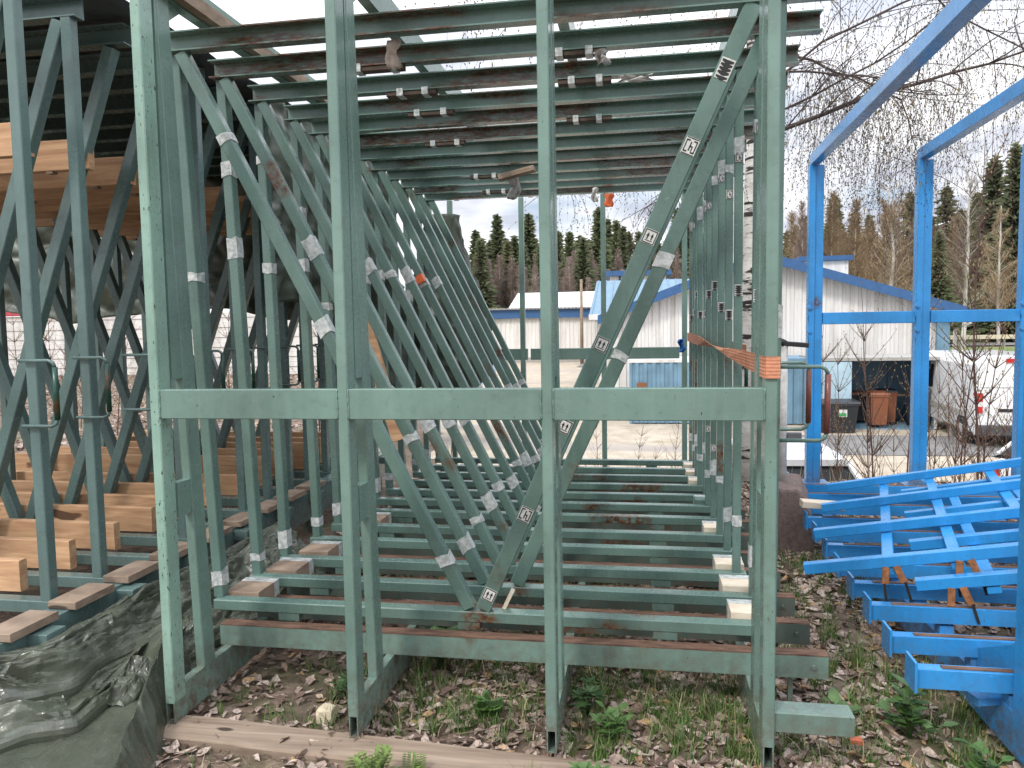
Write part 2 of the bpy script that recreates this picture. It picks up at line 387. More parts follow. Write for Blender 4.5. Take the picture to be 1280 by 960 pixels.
# ------------------------------------------------------------------ main green rack
rack = thing('storage_rack', 'big green painted steel storage rack of four front posts holding stacked frames in the middle', 'rack', (-.7, 2.65, 0))
def rp(b, name, m, label=None):
    o = b.obj(name, m, rack, label=label); o.location = (.7, -2.65, 0); return o
PX = [-1.861, -1.090, -.326, .4365]           # post centre lines
PW = .041
SB = [(2.955, 2.835)] * 4
def hollow(b, x0, x1, y0, y1, z0, z1, t=.005):
    b.box(x0, x0 + t, y0, y1, z0, z1); b.box(x1 - t, x1, y0, y1, z0, z1)
    b.box(x0 + t, x1 - t, y0 + .0005, y1, z0, z0 + t); b.box(x0 + t, x1 - t, y0 + .0005, y1, z1 - t, z1)
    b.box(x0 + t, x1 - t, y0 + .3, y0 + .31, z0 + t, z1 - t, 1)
for i, x in enumerate(PX):
    a = PW / 2
    b = MB(); b.beam((x, 2.69, .126), (x, 2.69, 3.06), .08, PW, .004, up=(1, 0, 0)); rp(b, 'post', MINT if i == 0 else GREEN, 'worn pale green front post with chipped edge' if i == 0 else None)
    b = MB(); b.beam((x, SB[i][0] - .043, .179), (x, SB[i][1] - .043, 3.0), .086, PW - .001, .004, up=(1, 0, 0)); rp(b, 'strut', GREEN)
    b = MB(); b.box(x - a + .003, x + a - .003, 2.745, 2.835, 1.42, 2.96); rp(b, 'web_plate', GREEN)
    b = MB(); b.box(x - a + .003, x + a - .003, 2.745, 2.835, .86, 1.0); rp(b, 'web_plate', GREEN)
    b = MB(); hollow(b, x - a + .002, x + a - .002, 2.653, 7.74, .042, .178); rp(b, 'base_beam', [GREEN, DARKIN])
    b = MB(); b.box(x - .024, x + .024, 2.66, 7.74, 2.925, 3.045); rp(b, 'roof_beam', GREEN)
    xr = x - .075 if i == 0 else (x - .1 if i == 1 else x - .035 if i == 2 else x)
    b = MB(); b.beam((xr, 7.72, .166), (xr, 7.72, 2.924), .06, .05, .004, up=(1, 0, 0)); rp(b, 'rear_post', GREEN)
    if i < 3:
        x2 = PX[i + 1]
        b = MB(); b.box(x + a + .0005, x2 - a - .0005, 2.6525, 2.70, 1.272, 1.386, 0, .003); rp(b, 'crossbar', GREEN)
        b = MB(); b.box(x - .02, x2 - .05, 7.70, 7.74, 1.275, 1.39, 0, .003); rp(b, 'rear_crossbar', GREEN)
rw = random.Random(3)
for i in range(4):
    for sgn in (-1, 1):
        if (i == 0 and sgn < 0) or (i == 3 and sgn > 0): continue
        xw = PX[i] + sgn * (PW / 2 + .001); b = MB(); b.tube([(xw + rw.uniform(-.0012, .0012), 2.6515 - rw.uniform(0, .001), 1.274 + .11 * q / 14) for q in range(15)], [.0032 + rw.uniform(-.0008, .0012) for q in range(15)], 5); rp(b, 'weld_bead', GREEN)
# wedge plates under the roof beams
for x in PX[:2]:
    b = MB(); b.prism([(2.66, 2.7), (2.95, 2.92), (2.66, 2.92)], (x - .004, 0, 0), (0, 1, 0), (0, 0, 1), (.008, 0, 0)); rp(b, 'gusset', GREEN)
b = MB(); b.box(.459, .724, 2.67, 2.76, .17, .245, 0, .004); rp(b, 'side_arm', GREEN)
b = MB(); b.box(-1.832, -1.79, 2.7, 7.7, 2.93, 2.985); rp(b, 'roof_batten', GREYW, 'brown timber batten beside the left roof beam')

YC = [3.06, 3.408, 3.80, 4.17, 4.486, 4.854, 5.22, 5.59, 5.96, 6.315, 6.637, 6.995]
YF = [3.165, 3.5, 3.83, 4.217, 4.537, 4.929, 5.27, 5.604, 5.952, 6.31, 6.638, 7.04]
# floor beams under every frame: C-profile with a rusted top flange
fb = MB()
fb.box(-1.90, .737, 0, .006, .0, .091); fb.box(-1.90, .737, .006, .06, .0, .006)
fb.box(-1.90, .737, .0005, .062, .0915, .097, 1); fb.box(.732, .7365, .006, .058, .007, .091)
fb.tube([(.68, -.012, .05), (.68, .01, .05)], .009, 6, 0); fb.beam((.60, .05, -.16), (.60, .05, 0), .02, .02, .002)
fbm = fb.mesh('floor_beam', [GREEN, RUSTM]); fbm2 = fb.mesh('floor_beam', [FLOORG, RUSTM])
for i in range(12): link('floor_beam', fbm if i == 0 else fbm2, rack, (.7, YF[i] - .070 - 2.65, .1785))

# ------------------------------------------------------------------ stored green truss frames
chan = MB(); chan.channel(0, 2.77, -.005, 0, .082, .062, .006)
CH = chan.mesh('top_beam', BEAMG)
blk = MB(); blk.box(-.13, .13, 0, .05, -.024, -.0005, 0, .003); BLK = blk.mesh('packing_block', CARD0)
BLT = MB(); BLT.box(-.016, .016, -.012, .062, -.0262, .0095); BLTM = BLT.mesh('tape_wrap', TAPE)
bot = MB(); bot.box(-1.97, .52, 0, .06, -.05, 0, 0, .004); BOT = bot.mesh('bottom_beam', GREEN2)
sp = MB()
sp.box(-.05, .05, .004, .05, -.0845, -.0505)
SPM = sp.mesh('spacer', GREEN2)
def hoop(x0, x1, z0, z1, y, r=.0085, out=1):
    b = MB(); c = .03 * out
    b.tube([(x0, y, z1), (x1 - c, y, z1), (x1 - c * .3, y, z1 - .01), (x1, y, z1 - .03)], r, 6, 0)
    b.tube([(x0, y, z0), (x1 - c, y, z0), (x1 - c * .3, y, z0 + .01), (x1, y, z0 + .03)], r, 6, 0)
    b.tube([(x1, y, z1 - .03), (x1, y, z0 + .03)], r * 1.45, 8, 1); return b
HOOPM = hoop(.50, .735, 1.13, 1.428, .02).mesh('handle', [GREEN2, HRED])
HOOPM2 = hoop(.50, .66, 1.15, 1.43, .02).mesh('handle', [GREEN2, HANDLE])
MD, DD = .054, .050
RX = [.530, .508, .472, .470, .463, .462, .458, .47, .455, .46, .465, .46]
RDX = [-.095, 0, -.088, -.006, -.01, 0, -.008, -.012, -.004, 0, -.01, -.006]
frames = []
flabel = {0: 'nearest green truss frame behind the front posts, handling stickers down its right diagonal',
          1: 'second green truss frame from the front, white block under its left foot',
          11: 'farthest green truss frame at the back of the rack, next to the rear posts'}
for i in range(12):
    yf, yc = YF[i], YC[i]; th = (yf - yc) / 2.44
    fr = thing('truss_frame', flabel.get(i, 'green truss frame with taped members, %s from the front of the middle rack' % ORD[i]),
               'truss', (0, yf, .36), (th, 0, random.Random(i * 7 + 1).uniform(-.002, .002) if i else 0), 'green truss frames standing in the middle rack')
    rr = random.Random(100 + i); jx = rr.uniform(-.012, .012)
    tb = link('top_beam', CH, fr, (-2.02 + jx, .0, 2.455), (0, 0, 0))
    for q, bx_ in enumerate((-1.15, -.27)):
        if (q and i not in (1, 2, 4)) or (not q and i not in (1, 2, 3, 5, 8, 10)): continue
        pb_ = link('packing_block', BLK, tb, (bx_ + 2.02 + rr.uniform(-.07, .07) - (.08 if i > 3 else 0), 0, 0))
        for u in (-1, 1): link('tape_wrap', BLTM, tb, (pb_.location.x + u * rr.uniform(.05, .085), 0, 0))
    bb = link('bottom_beam', BOT, fr)
    for x in (-1.6, -.75, .1): link('spacer', SPM, bb, (x, 0, 0))
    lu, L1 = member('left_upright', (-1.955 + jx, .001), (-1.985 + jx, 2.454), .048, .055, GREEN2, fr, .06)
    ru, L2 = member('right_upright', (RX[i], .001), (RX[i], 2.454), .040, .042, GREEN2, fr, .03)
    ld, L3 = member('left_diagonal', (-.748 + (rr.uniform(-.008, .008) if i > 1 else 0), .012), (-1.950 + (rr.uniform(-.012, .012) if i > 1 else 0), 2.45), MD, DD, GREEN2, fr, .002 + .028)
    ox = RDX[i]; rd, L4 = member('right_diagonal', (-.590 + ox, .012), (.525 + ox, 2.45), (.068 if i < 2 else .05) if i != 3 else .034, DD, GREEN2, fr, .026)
    nlt = 3 if i < 8 else 2
    for q in range(nlt):
        tape(ld, L3 * ([.09, .50, .84] if i == 0 else [.09, .30, .66, .80, .45])[q] + rr.uniform(-.06, .06), MD, DD, q + i)
    if i in (1, 2, 3, 5): tape(lu, L1 * (.78 + .05 * (i % 3)), .048, .055, i)
    for q in range(2): tape(lu, L1 * (.02 + .52 * q) + .04 + rr.uniform(0, .3) * q, .048, .055, q + i + 1)
    for q in range(2): tape(ru, L2 * ([.12, .88][q] if i else .5) + rr.uniform(-.12, .12), .040, .042, q + i + 2)
    if i == 0:
        for t, kind in ((.028, 'arrows'), (.178, 'brackets'), (.335, 'arrows'), (.475, 'arrows'), (.65, 'arrows'), (.79, 'brackets'), (.905, 'bars')):
            sticker(rd, L4 * t, kind, .068, DD)
    else:
        tape(rd, L4 * (.12 + .5 * (i == 1)) + rr.uniform(0, .1), .068 if i == 1 else .05, DD, i)
        if i == 1: tape(rd, L4 * .45, .068, DD, 2)
        for t, kind in ((.2, 'brackets'), (.56, 'bars'), (.83, 'brackets')):
            if rr.random() < .75: sticker(ru, L2 * (t + rr.uniform(-.06, .06)), kind, .040, .042)
    if i < 6: link('handle', HOOPM if i in (0, 1) else HOOPM2, fr, (0, .02, -.36))
    frames.append(fr)

# wooden blocks lying on the bottom beams at the two ends
def block(x0, x1, y0, y1, z0, z1, m, label, group, white=True, rz=0):
    cx, cy = (x0 + x1) / 2, (y0 + y1) / 2
    t = thing('wooden_block', label, 'block', (cx, cy, z0), (0, 0, rz), group)
    b = MB(); b.box(x0 - cx, x1 - cx, y0 - cy, y1 - cy, 0, z1 - z0, 0, .003); b.obj('body', m, t)
    if white:
        b = MB(); w = (x1 - x0) / 2 + .002; d = (y1 - y0) / 2 + .002; h = z1 - z0
        b.box(-w, w, d - .05, d, .0, h + .002); b.obj('tape_wrap', TAPE, t)
    return t
for i in (0, 1, 2, 4, 6, 8, 9, 10):
    y = YF[i] + .064
    block(.375, .515, y, y + .15, .315, .388, PALE if i != 6 else GREEN2, 'pale block taped to the right end of the %s floor frame member' % ORD[i] if i else 'pale block taped at the right end nearest the front, beside the fourth post', 'pale blocks along the right end of the frames')
for i in (0, 1, 2, 4):
    y = YF[i] + .07
    block(-1.95 + .03 * i, -1.78 + .03 * i, y, y + .2, .30, .376, GREYW, 'grey brown block with white tape at the left foot of the %s frame' % ORD[i], 'taped blocks along the left feet of the frames')
# small battens beside the foot of the nearest V
for i in (0, 1):
    y = YF[i]
    for s, (xx, a) in enumerate(((-.716, .47), (-.60, .45))):
        b = MB(); b.beam((0, 0, 0), (sin(a) * .085, 0, cos(a) * .085), .018, .05, .002, up=(0, 1, 0))
        tag(b.obj('wedge', PALE, None, (xx + .0, y + .09 if s == 0 else y + .07, .362)), 'small pale wooden wedge on the %s side of the V foot in the %s frame' % (('left', 'right')[s], ('nearest', 'second')[i]), 'wedge')

# loose plastic and tags under the roof beams
def scrap(name, label, cat, m, loc, w, h, seed, sway=.03):
    r = random.Random(seed); b = MB(); nu, nv = 5, 9; vs = []
    for v in range(nv):
        for u in range(nu):
            vs.append(((u / (nu - 1) - .5) * w * (1 + .2 * sin(v * 1.3)) + .4 * sway * sin(v * .9 + seed), sway * sin(u * 1.7 + v * .8 + seed) + r.uniform(-.004, .004), -h * v / (nv - 1)))
    b.add(vs, [(v * nu + u, v * nu + u + 1, (v + 1) * nu + u + 1, (v + 1) * nu + u) for v in range(nv - 1) for u in range(nu - 1)], 0, True)
    o = b.obj(name, m, None, loc); md = o.modifiers.new('t', 'SOLIDIFY'); md.thickness = .0015
    return tag(o, label, cat)
PLASTIC = simple('plastic_film', (.55, .54, .52), .35, .3, 30, .5)
CARD = simple('wet_cardboard', (.30, .25, .21), .8, .4, 30, .3)
scrap('plastic_strip', 'torn grey plastic strip hanging from the nearest roof beam beside the second post', 'plastic', CARD, (-1.005, 3.10, 2.80), .055, .12, 1, .01)
scrap('plastic_strip', 'white torn plastic caught under the second roof beam right of the third post', 'plastic', PLASTIC, (-.16, 3.40, 2.80), .05, .06, 2)
scrap('plastic_strip', 'crumpled white film under the third roof beam right of the third post', 'plastic', PLASTIC, (-.02, 3.80, 2.81), .16, .03, 3, .02)
scrap('plastic_strip', 'twisted silver film hanging below the far roof beams beside a tilted offcut', 'plastic', PLASTIC, (-.98, 6.0, 2.82), .09, .2, 4, .03)
b = MB(); b.beam((-1.08, 5.9, 2.77), (-.80, 5.9, 2.83), .09, .04, .003); tag(b.obj('wood_offcut', GREYW), 'brown wood offcut wedged askew under the far roof beams', 'offcut')
scrap('warning_tag', 'orange plastic tag hanging from the rear roof beam', 'tag', ORTAG, (-.27, 6.98, 2.80), .075, .12, 6, .01)
scrap('plastic_strip', 'small white scrap beside the orange tag at the rear roof beam', 'plastic', PLASTIC, (-.40, 6.98, 2.86), .05, .13, 7, .02)
scrap('warning_tag', 'small orange tag tied to a right upright below the birch branches', 'tag', ORTAG, (.50, 5.55, 2.16), .06, .07, 8, .01)
b = MB(); b.beam((0, 0, -.028), (0, 0, .028), MD + .008, DD + .008, .003, up=(0, 1, 0))
tag(b.obj('orange_band', ORTAG, None, (-1.54, 5.235, 1.96), (0, atan2(-1.197, 2.418), 0)), 'orange tape band round a middle left diagonal', 'tape')
# offcut board leaning inside
b = MB(); b.beam((-1.52, 4.6, .9), (-1.85, 4.75, 1.9), .09, .035, .003, up=(0, 1, 0)); tag(b.obj('leaning_board', WOOD), 'narrow orange board leaning among the left diagonals behind the second post', 'board')

# ratchet strap along the right side
b = MB()
pts = [(7.0, 1.50, .037, 0), (5.8, 1.49, .037, 0), (5.0, 1.484, .020, .010), (4.45, 1.478, .006, .014), (4.1, 1.474, .006, -.012), (3.75, 1.468, .022, -.006), (3.2, 1.46, .034, 0), (2.76, 1.455, .037, 0)]
vs = []
for y, z, hw, dx in pts: vs += [(.421 + dx, y, z - hw), (.421 - dx, y, z + hw)]
b.add(vs, [(2 * k, 2 * k + 2, 2 * k + 3, 2 * k + 1) for k in range(len(pts) - 1)], 0)
vs = []
for y, z in ((4.0, 1.46), (4.8, 1.468), (5.8, 1.48), (7.0, 1.50)): vs += [(.535, y, z - .037), (.535, y, z + .037)]
b.add(vs, [(2 * k, 2 * k + 2, 2 * k + 3, 2 * k + 1) for k in range(3)], 0)
b.box(.415, .4625, 2.640, 2.647, 1.418, 1.492)
b.box(.412, .4145, 2.648, 2.76, 1.418, 1.492)
o = b.obj('ratchet_strap', ORANGE); md = o.modifiers.new('t', 'SOLIDIFY'); md.thickness = .003
tag(o, 'faded orange ratchet strap twisted along the right side and round the fourth post', 'strap')
scrap('ribbon', 'blue ribbon tied at the far end of the orange strap', 'ribbon', BLUETAG, (.37, 7.0, 1.48), .05, .12, 9, .03)

# ------------------------------------------------------------------ left stack of dark frames
lch = MB(); lch.channel(0, 2.32, 0, 0, .105, .07, .007); LCH = lch.mesh('top_beam', TEAL)
lbt = MB(); lbt.box(-5.0, -2.7, -.02, .05, -.06, 0, 0, .004); LBT = lbt.mesh('bottom_beam', TEAL)
LH = hoop(-2.80, -2.615, 1.19, 1.49, -.035).mesh('handle', [TEAL, HANDLE])
for i in range(12):
    y = (YC[i] + YF[i]) / 2 - .05
    fr = thing('truss_frame', 'dark green truss frame with a hoop handle, %s from the front of the left stack' % ORD[i] if i else 'nearest dark green truss frame at the left edge under the roof', 'truss', (0, y, .36), group='dark truss frames in the left stack')
    rr = random.Random(300 + i)
    link('top_beam', LCH, fr, (-5.02, -.02, 2.79)); link('bottom_beam', LBT, fr)
    ux_ = -2.60 if i == 2 else -2.755
    member('right_upright', (ux_, .001), (ux_, 2.789), .055, .055, TEAL, fr, .01)
    member('left_upright', (-4.95, .001), (-4.95, 2.789), .055, .055, TEAL, fr, .01)
    member('right_diagonal', (-3.85, .0), (-2.80, 2.78), .066, .06, TEAL, fr, .015)
    member('left_diagonal', (-3.90, .0), (-4.90, 2.78), .066, .06, TEAL, fr, .02)
    link('handle', LH, fr, (0, 0, -.36))
# skid below it
skid = thing('steel_skid', 'dark green steel skid of two long beams carrying the left stack', 'skid', (-2.6, 2.4, 0))
for x in (-2.62, -4.9):
    b = MB(); b.box(x - .06, x + .06, 2.35, 7.4, .13, .358, 0, .004); o = b.obj('long_beam', TEAL, skid); o.location = (2.6, -2.4, 0)
for k in range(9):
    y = 2.72 + k * .55
    b = MB(); b.box(-2.559, -2.465, y, y + .11, .28, .345, 0, .003); o = b.obj('side_bracket', TEAL, skid); o.location = (2.6, -2.4, 0)
for k in range(4):
    for x in (-2.62, -4.9):
        b = MB(); y = 2.6 + k * 1.5; b.box(x - .05, x + .05, y, y + .1, -.05, .129); o = b.obj('foot', TEAL, skid); o.location = (2.6, -2.4, 0)
for k in range(9):
    y = 2.60 + k * .36
    b = MB(); b.box(-.065, .075, 0, .26, 0, .035, 0, .003)
    tag(b.obj('flat_block', GREYW, None, (-2.60, y, .360)), 'flat brown wood piece on the skid edge of the left stack, %s from the front' % ORD[k], 'block', 'flat wood pieces along the left skid edge')
# timber boards in the left stack, lower row and upper row
def board(L, h, d, seed):
    key = ('board', L, h, seed % 4)
    if key not in CACHE:
        b = MB(); b.box(-L, 0, 0, d, 0, h, 0, .003); CACHE[key] = b.mesh('timber_board', WOOD)
    return CACHE[key]
for i in range(12):
    y = (YC[i] + YF[i]) / 2 - .05; rr = random.Random(500 + i)
    o = link('timber_board', board(2.3, .155 if i < 7 else .24, .048, i), None, (-2.985 + rr.uniform(-.05, .03), y + .075, .362), (0, 0, rr.uniform(-.006, .006)))
    tag(o, 'orange timber board on edge across the floor of the left stack, %s from the front' % ORD[i], 'board', 'timber boards along the left floor')
UX = [-3.0, -2.97, -3.0, -2.97, -2.99, -2.97, -2.98, -3.0, -3.0, -3.0]
for i in range(10):
    y = YF[i + 1] - .06 if i else 3.5
    o = link('timber_board', board(2.0, .165, .048, i + 1), None, (UX[i], y + (.0 if i else -.12), 2.50 + (.01 if i % 2 else 0)), (0, 0, 0))
    tag(o, 'orange timber board high in the left stack, %s from the front' % ORD[i], 'board', 'timber boards high in the left stack')
    for xx in (-.25, -1.75):
        b = MB(); b.box(xx - .02, xx + .02, .004, .044, -.012, -.0005); b.obj('cleat', GREYW, o)

# tarpaulins
def sheet_mesh(fn, nu, nv):
    b = MB(); b.v = [tuple(fn(u / nu, v / nv)) for v in range(nv + 1) for u in range(nu + 1)]
    b.f = [(v * (nu + 1) + u, v * (nu + 1) + u + 1, (v + 1) * (nu + 1) + u + 1, (v + 1) * (nu + 1) + u) for v in range(nv) for u in range(nu)]
    b.m = [0] * len(b.f); b.sm = [True] * len(b.f); return b
def tob(fn, nu, nv, name, m, label, th=.003):
    o = sheet_mesh(fn, nu, nv).obj(name, m); md = o.modifiers.new('t', 'SOLIDIFY'); md.thickness = th
    return tag(o, label, 'tarpaulin')
rid = lambda v: 1 - abs(noise.noise(v)) * 2.2
def roof_fn(u, v):
    x = -5.6 + 3.05 * u; y = 3.32 + 4.33 * v
    return (x, y, 3.285 + .03 * noise.noise((x * 1.2, y * 1.2, 1)) + .012 * noise.noise((x * 5, y * 5, 2)))
tob(roof_fn, 30, 50, 'roof_tarpaulin', tarpm('grey_roof_sheet', (.060, .072, .078), .5), 'black tarpaulin spread over the roof of the left stack')
def rear_fn(u, v):
    x = -8.2 + 5.5 * u; hem = 1.86 + .07 * sin(x * 2.3) + .05 * noise.noise((x * 2, 0, 0)) - .08 * u
    z = 3.27 + (hem - 3.27) * v
    k = .10 * rid((x * 1.6 + z * .8, z * 1.5, 2)) + .05 * rid((x * 4, z * 4 + x, 5)) + .02 * noise.noise((x * 12, z * 12, 2))
    return (x, 7.45 + k, z)
tob(rear_fn, 130, 60, 'rear_tarpaulin', TARPB, 'wrinkled dark green tarpaulin hanging behind the left stack')
def side_fn(u, v):
    y = 4.9 + 2.6 * u; hem = 1.75 - .75 * smooth(.55, .9, u) + .08 * sin(u * 14)
    z = 3.25 + (hem - 3.25) * v
    k = .11 * rid((y * 1.8, z * .9 + y, 8)) + .07 * rid((y * 5, z * 3, 4)) + .025 * noise.noise((y * 14, z * 14, 1))
    return (-2.58 + k - .05 + .35 * smooth(.6, 1, u) * v, y, z)
tob(side_fn, 90, 70, 'side_tarpaulin', TARPB, 'dark green tarpaulin hanging between the left stack and the middle rack')
def bulge_fn(u, v):
    a = pi * (1.15 * u - .08); hem = .95 + .12 * sin(u * 9); z = 2.75 + (hem - 2.75) * v
    r = (.16 + .24 * smooth(0, .75, v) * (1 - .35 * smooth(.8, 1, v))) * (1 + .14 * rid((u * 4, v * 5, 3)) + .09 * rid((u * 9, v * 14, 7)))
    return (-1.98 - r * cos(a) * 1.0 + .06 * v, 7.52 - r * sin(a) * .6, z)
tob(bulge_fn, 60, 90, 'bundled_tarpaulin', TARPB, 'bunched dark plastic tarpaulin bulging at the rear left of the middle rack')
# the crumpled tarpaulin heap on the ground at the left
import numpy as np
from mathutils.geometry import delaunay_2d_cdt
def facets(nu, nv, npts, seed, amp, aspect=1.0):
    """piecewise flat crumple field on a grid: random points, Delaunay triangles, planar heights"""
    r = random.Random(seed); P = [(r.uniform(-.05, 1.05) * nu, r.uniform(-.05, 1.05) * nv) for _ in range(npts)] + [(-nu, -nv), (2 * nu, -nv), (-nu, 2 * nv), (2 * nu, 2 * nv)]
    Z = [r.uniform(-amp, amp) for _ in P]
    vco, _, fcs, ov, _, _ = delaunay_2d_cdt([Vector((x, y * aspect)) for x, y in P], [], [], 0, 1e-6)
    H = np.zeros((nv + 1, nu + 1))
    for f in fcs:
        (x0, y0), (x1, y1), (x2, y2) = [(vco[k].x, vco[k].y / aspect) for k in f]; z = [Z[ov[k][0]] for k in f]
        den = (y1 - y2) * (x0 - x2) + (x2 - x1) * (y0 - y2)
        if abs(den) < 1e-9: continue
        ax, bx_ = max(0, int(math.floor(min(x0, x1, x2)))), min(nu, int(math.ceil(max(x0, x1, x2)))); ay, by = max(0, int(math.floor(min(y0, y1, y2)))), min(nv, int(math.ceil(max(y0, y1, y2))))
        if ax > bx_ or ay > by: continue
        gx_, gy_ = np.meshgrid(np.arange(ax, bx_ + 1), np.arange(ay, by + 1))
        l0 = ((y1 - y2) * (gx_ - x2) + (x2 - x1) * (gy_ - y2)) / den; l1 = ((y2 - y0) * (gx_ - x2) + (x0 - x2) * (gy_ - y2)) / den; l2 = 1 - l0 - l1
        m_ = (l0 >= -1e-6) & (l1 >= -1e-6) & (l2 >= -1e-6); sub = H[ay:by + 1, ax:bx_ + 1]; sub[m_] = (l0 * z[0] + l1 * z[1] + l2 * z[2])[m_]
    return H
def poly(pts, n):
    """smooth resampling of a polyline by arc length"""
    P = np.array(pts, float); d = np.r_[0, np.cumsum(np.linalg.norm(np.diff(P, axis=0), axis=1))]; t = np.linspace(0, d[-1], n)
    Q = np.stack([np.interp(t, d, P[:, k]) for k in range(3)], 1); w = max(2, n // 40)
    for _ in range(w): Q[1:-1] = (Q[:-2] + 2 * Q[1:-1] + Q[2:]) / 4
    return Q
def layer(b, back, hem, nu, nv, bulge, curl, seed, a1, a2, asp=.5, n1=90, floor=.008, drop=.06):
    A, B = poly(back, nu + 1), poly(hem, nu + 1); v = np.linspace(0, 1, nv + 1)[:, None, None]
    P = A[None] * (1 - v) + B[None] * v
    r = random.Random(seed); ph = r.uniform(0, 6)
    F = facets(nu, nv, n1, seed, a1, asp) + facets(nu, nv, n1 * 4, seed + 1, a2, asp) + facets(nu, nv, n1 * 40, seed + 2, a2 * .28)
    vv = v[..., 0]; tn = np.gradient(B, axis=0); tn = tn / (np.linalg.norm(tn, axis=1, keepdims=True) + 1e-9); out_ = np.stack([tn[:, 1], -tn[:, 0]], 1)
    if np.mean(np.sum(out_ * (B - A)[:, :2], 1)) < 0: out_ = -out_
    w = .25 + .75 * np.sin(np.pi * np.clip(vv * 1.05, 0, 1)) ** .5
    P[..., 2] += bulge * np.sin(np.pi * vv ** .8) + F * w
    cu = np.clip((vv - (1 - curl)) / curl, 0, 1)
    roll = .013 * np.sin(cu * np.pi * .75)                                     # the hem rolls forward, then under
    P[..., 0] += out_[None, :, 0] * (roll + F * .7 * w - .035 * cu ** 3); P[..., 1] += out_[None, :, 1] * (roll + F * .7 * w - .035 * cu ** 3)
    P[..., 2] -= drop * cu ** 1.6
    P[..., 2] = np.maximum(P[..., 2], floor + .002 * np.abs(np.sin(np.arange(nu + 1) * .9))[None, :])
    n = nu + 1; o = P.reshape(-1, 3)
    b.add(o, [(j * n + i, j * n + i + 1, (j + 1) * n + i + 1, (j + 1) * n + i) for j in range(nv) for i in range(nu)], 0, False)
R1 = [(-2.98, 2.42, .25), (-2.64, 2.60, .30), (-2.49, 2.72, .31), (-2.455, 2.9, .325), (-2.45, 3.1, .33), (-2.44, 3.3, .33), (-2.44, 3.55, .33), (-2.42, 4.0, .32), (-2.45, 4.8, .31)]
R3 = [(-2.70, 2.32, .20), (-2.48, 2.43, .20), (-2.34, 2.53, .20), (-2.28, 2.66, .18), (-2.29, 2.83, .20), (-2.26, 3.0, .20), (-2.18, 3.3, .17), (-2.06, 3.8, .12), (-2.04, 4.7, .08)]
R4 = [(-2.52, 2.10, .12), (-2.33, 2.23, .13), (-2.25, 2.36, .14), (-2.10, 2.44, .13), (-2.14, 2.62, .12), (-2.13, 2.85, .11), (-2.06, 3.1, .09), (-1.98, 3.6, .07), (-2.00, 4.5, .05)]
RB = [(-2.62, 1.72, .015), (-2.3, 1.76, .015), (-1.95, 1.84, .015), (-1.73, 2.05, .015), (-1.735, 2.36, .015), (-1.90, 2.60, .015), (-1.925, 2.9, .015), (-1.935, 3.3, .015), (-1.96, 4.2, .015)]
sh_ = lambda L, dx, dy, z: [(x + dx, y + dy, z) for x, y, _ in L]
b = MB()
layer(b, sh_(R4, -.11, .05, .06), RB, 170, 60, .040, .10, 41, .014, .006, .5, 60, .008, .03)
layer(b, sh_(R3, -.11, .05, .14), R4, 190, 52, .060, .10, 51, .060, .024, .7, 34, .008, .075)
layer(b, R1, R3, 210, 64, .055, .09, 61, .066, .024, .7, 38, .008, .085)
# inner gather in the crook between the layers and the long standing fold beside the post
layer(b, [(-2.30, 3.35, .16), (-2.26, 2.95, .17), (-2.2, 2.62, .12)], [(-2.06, 3.30, .14), (-2.04, 2.92, .17), (-2.06, 2.66, .11)], 90, 40, .03, .2, 71, .034, .012, .5, 50)
Lf = [(-2.40, 2.98, .12), (-2.15, 2.86, .06), (-2.03, 2.62, .015), (-1.92, 2.40, .015), (-1.86, 2.22, .015), (-1.80, 1.98, .015), (-1.77, 1.80, .015)]
Cf = [(-2.17, 3.12, .27), (-2.06, 2.90, .26), (-1.965, 2.68, .235), (-1.87, 2.46, .20), (-1.80, 2.30, .175), (-1.715, 2.06, .14), (-1.66, 1.86, .08)]
Rf = [(-2.03, 3.12, .02), (-1.955, 2.93, .015), (-1.90, 2.72, .015), (-1.80, 2.52, .012), (-1.72, 2.33, .012), (-1.62, 2.06, .012), (-1.57, 1.86, .012)]
nu_, nv_ = 130, 34; A, C, B = poly(Lf, nu_ + 1), poly(Cf, nu_ + 1), poly(Rf, nu_ + 1); C[:, 0] += [.022 * noise.noise((i * .055, 0, 3)) for i in range(nu_ + 1)]; C[:, 2] += [.03 * noise.noise((i * .07, 5, 3)) for i in range(nu_ + 1)]; F = facets(nu_, nv_, 34, 81, .026, .35) + facets(nu_, nv_, 420, 82, .005, .4); vs = []
for j in range(nv_ + 1):
    t = j / nv_ * 2 - 1; q = (.5 + .5 * cos(pi * t)) ** .62; S = A if t < 0 else B
    Q = C * q + S * (1 - q); Q[:, 2] += F[j] * min(1, 3 * (1 - abs(t))); Q[:, 0] += F[j] * .6; Q[:, 2] = np.maximum(Q[:, 2], .010); vs += [tuple(c) for c in Q]
n = nu_ + 1; b.add(vs, [(j * n + i, j * n + i + 1, (j + 1) * n + i + 1, (j + 1) * n + i) for j in range(nv_) for i in range(nu_)], 0, False)
o = b.obj('crumpled_tarpaulin', TARP); md = o.modifiers.new('t', 'SOLIDIFY'); md.thickness = .0025
tag(o, 'crumpled olive green tarpaulin heaped on the ground at the lower left', 'tarpaulin')

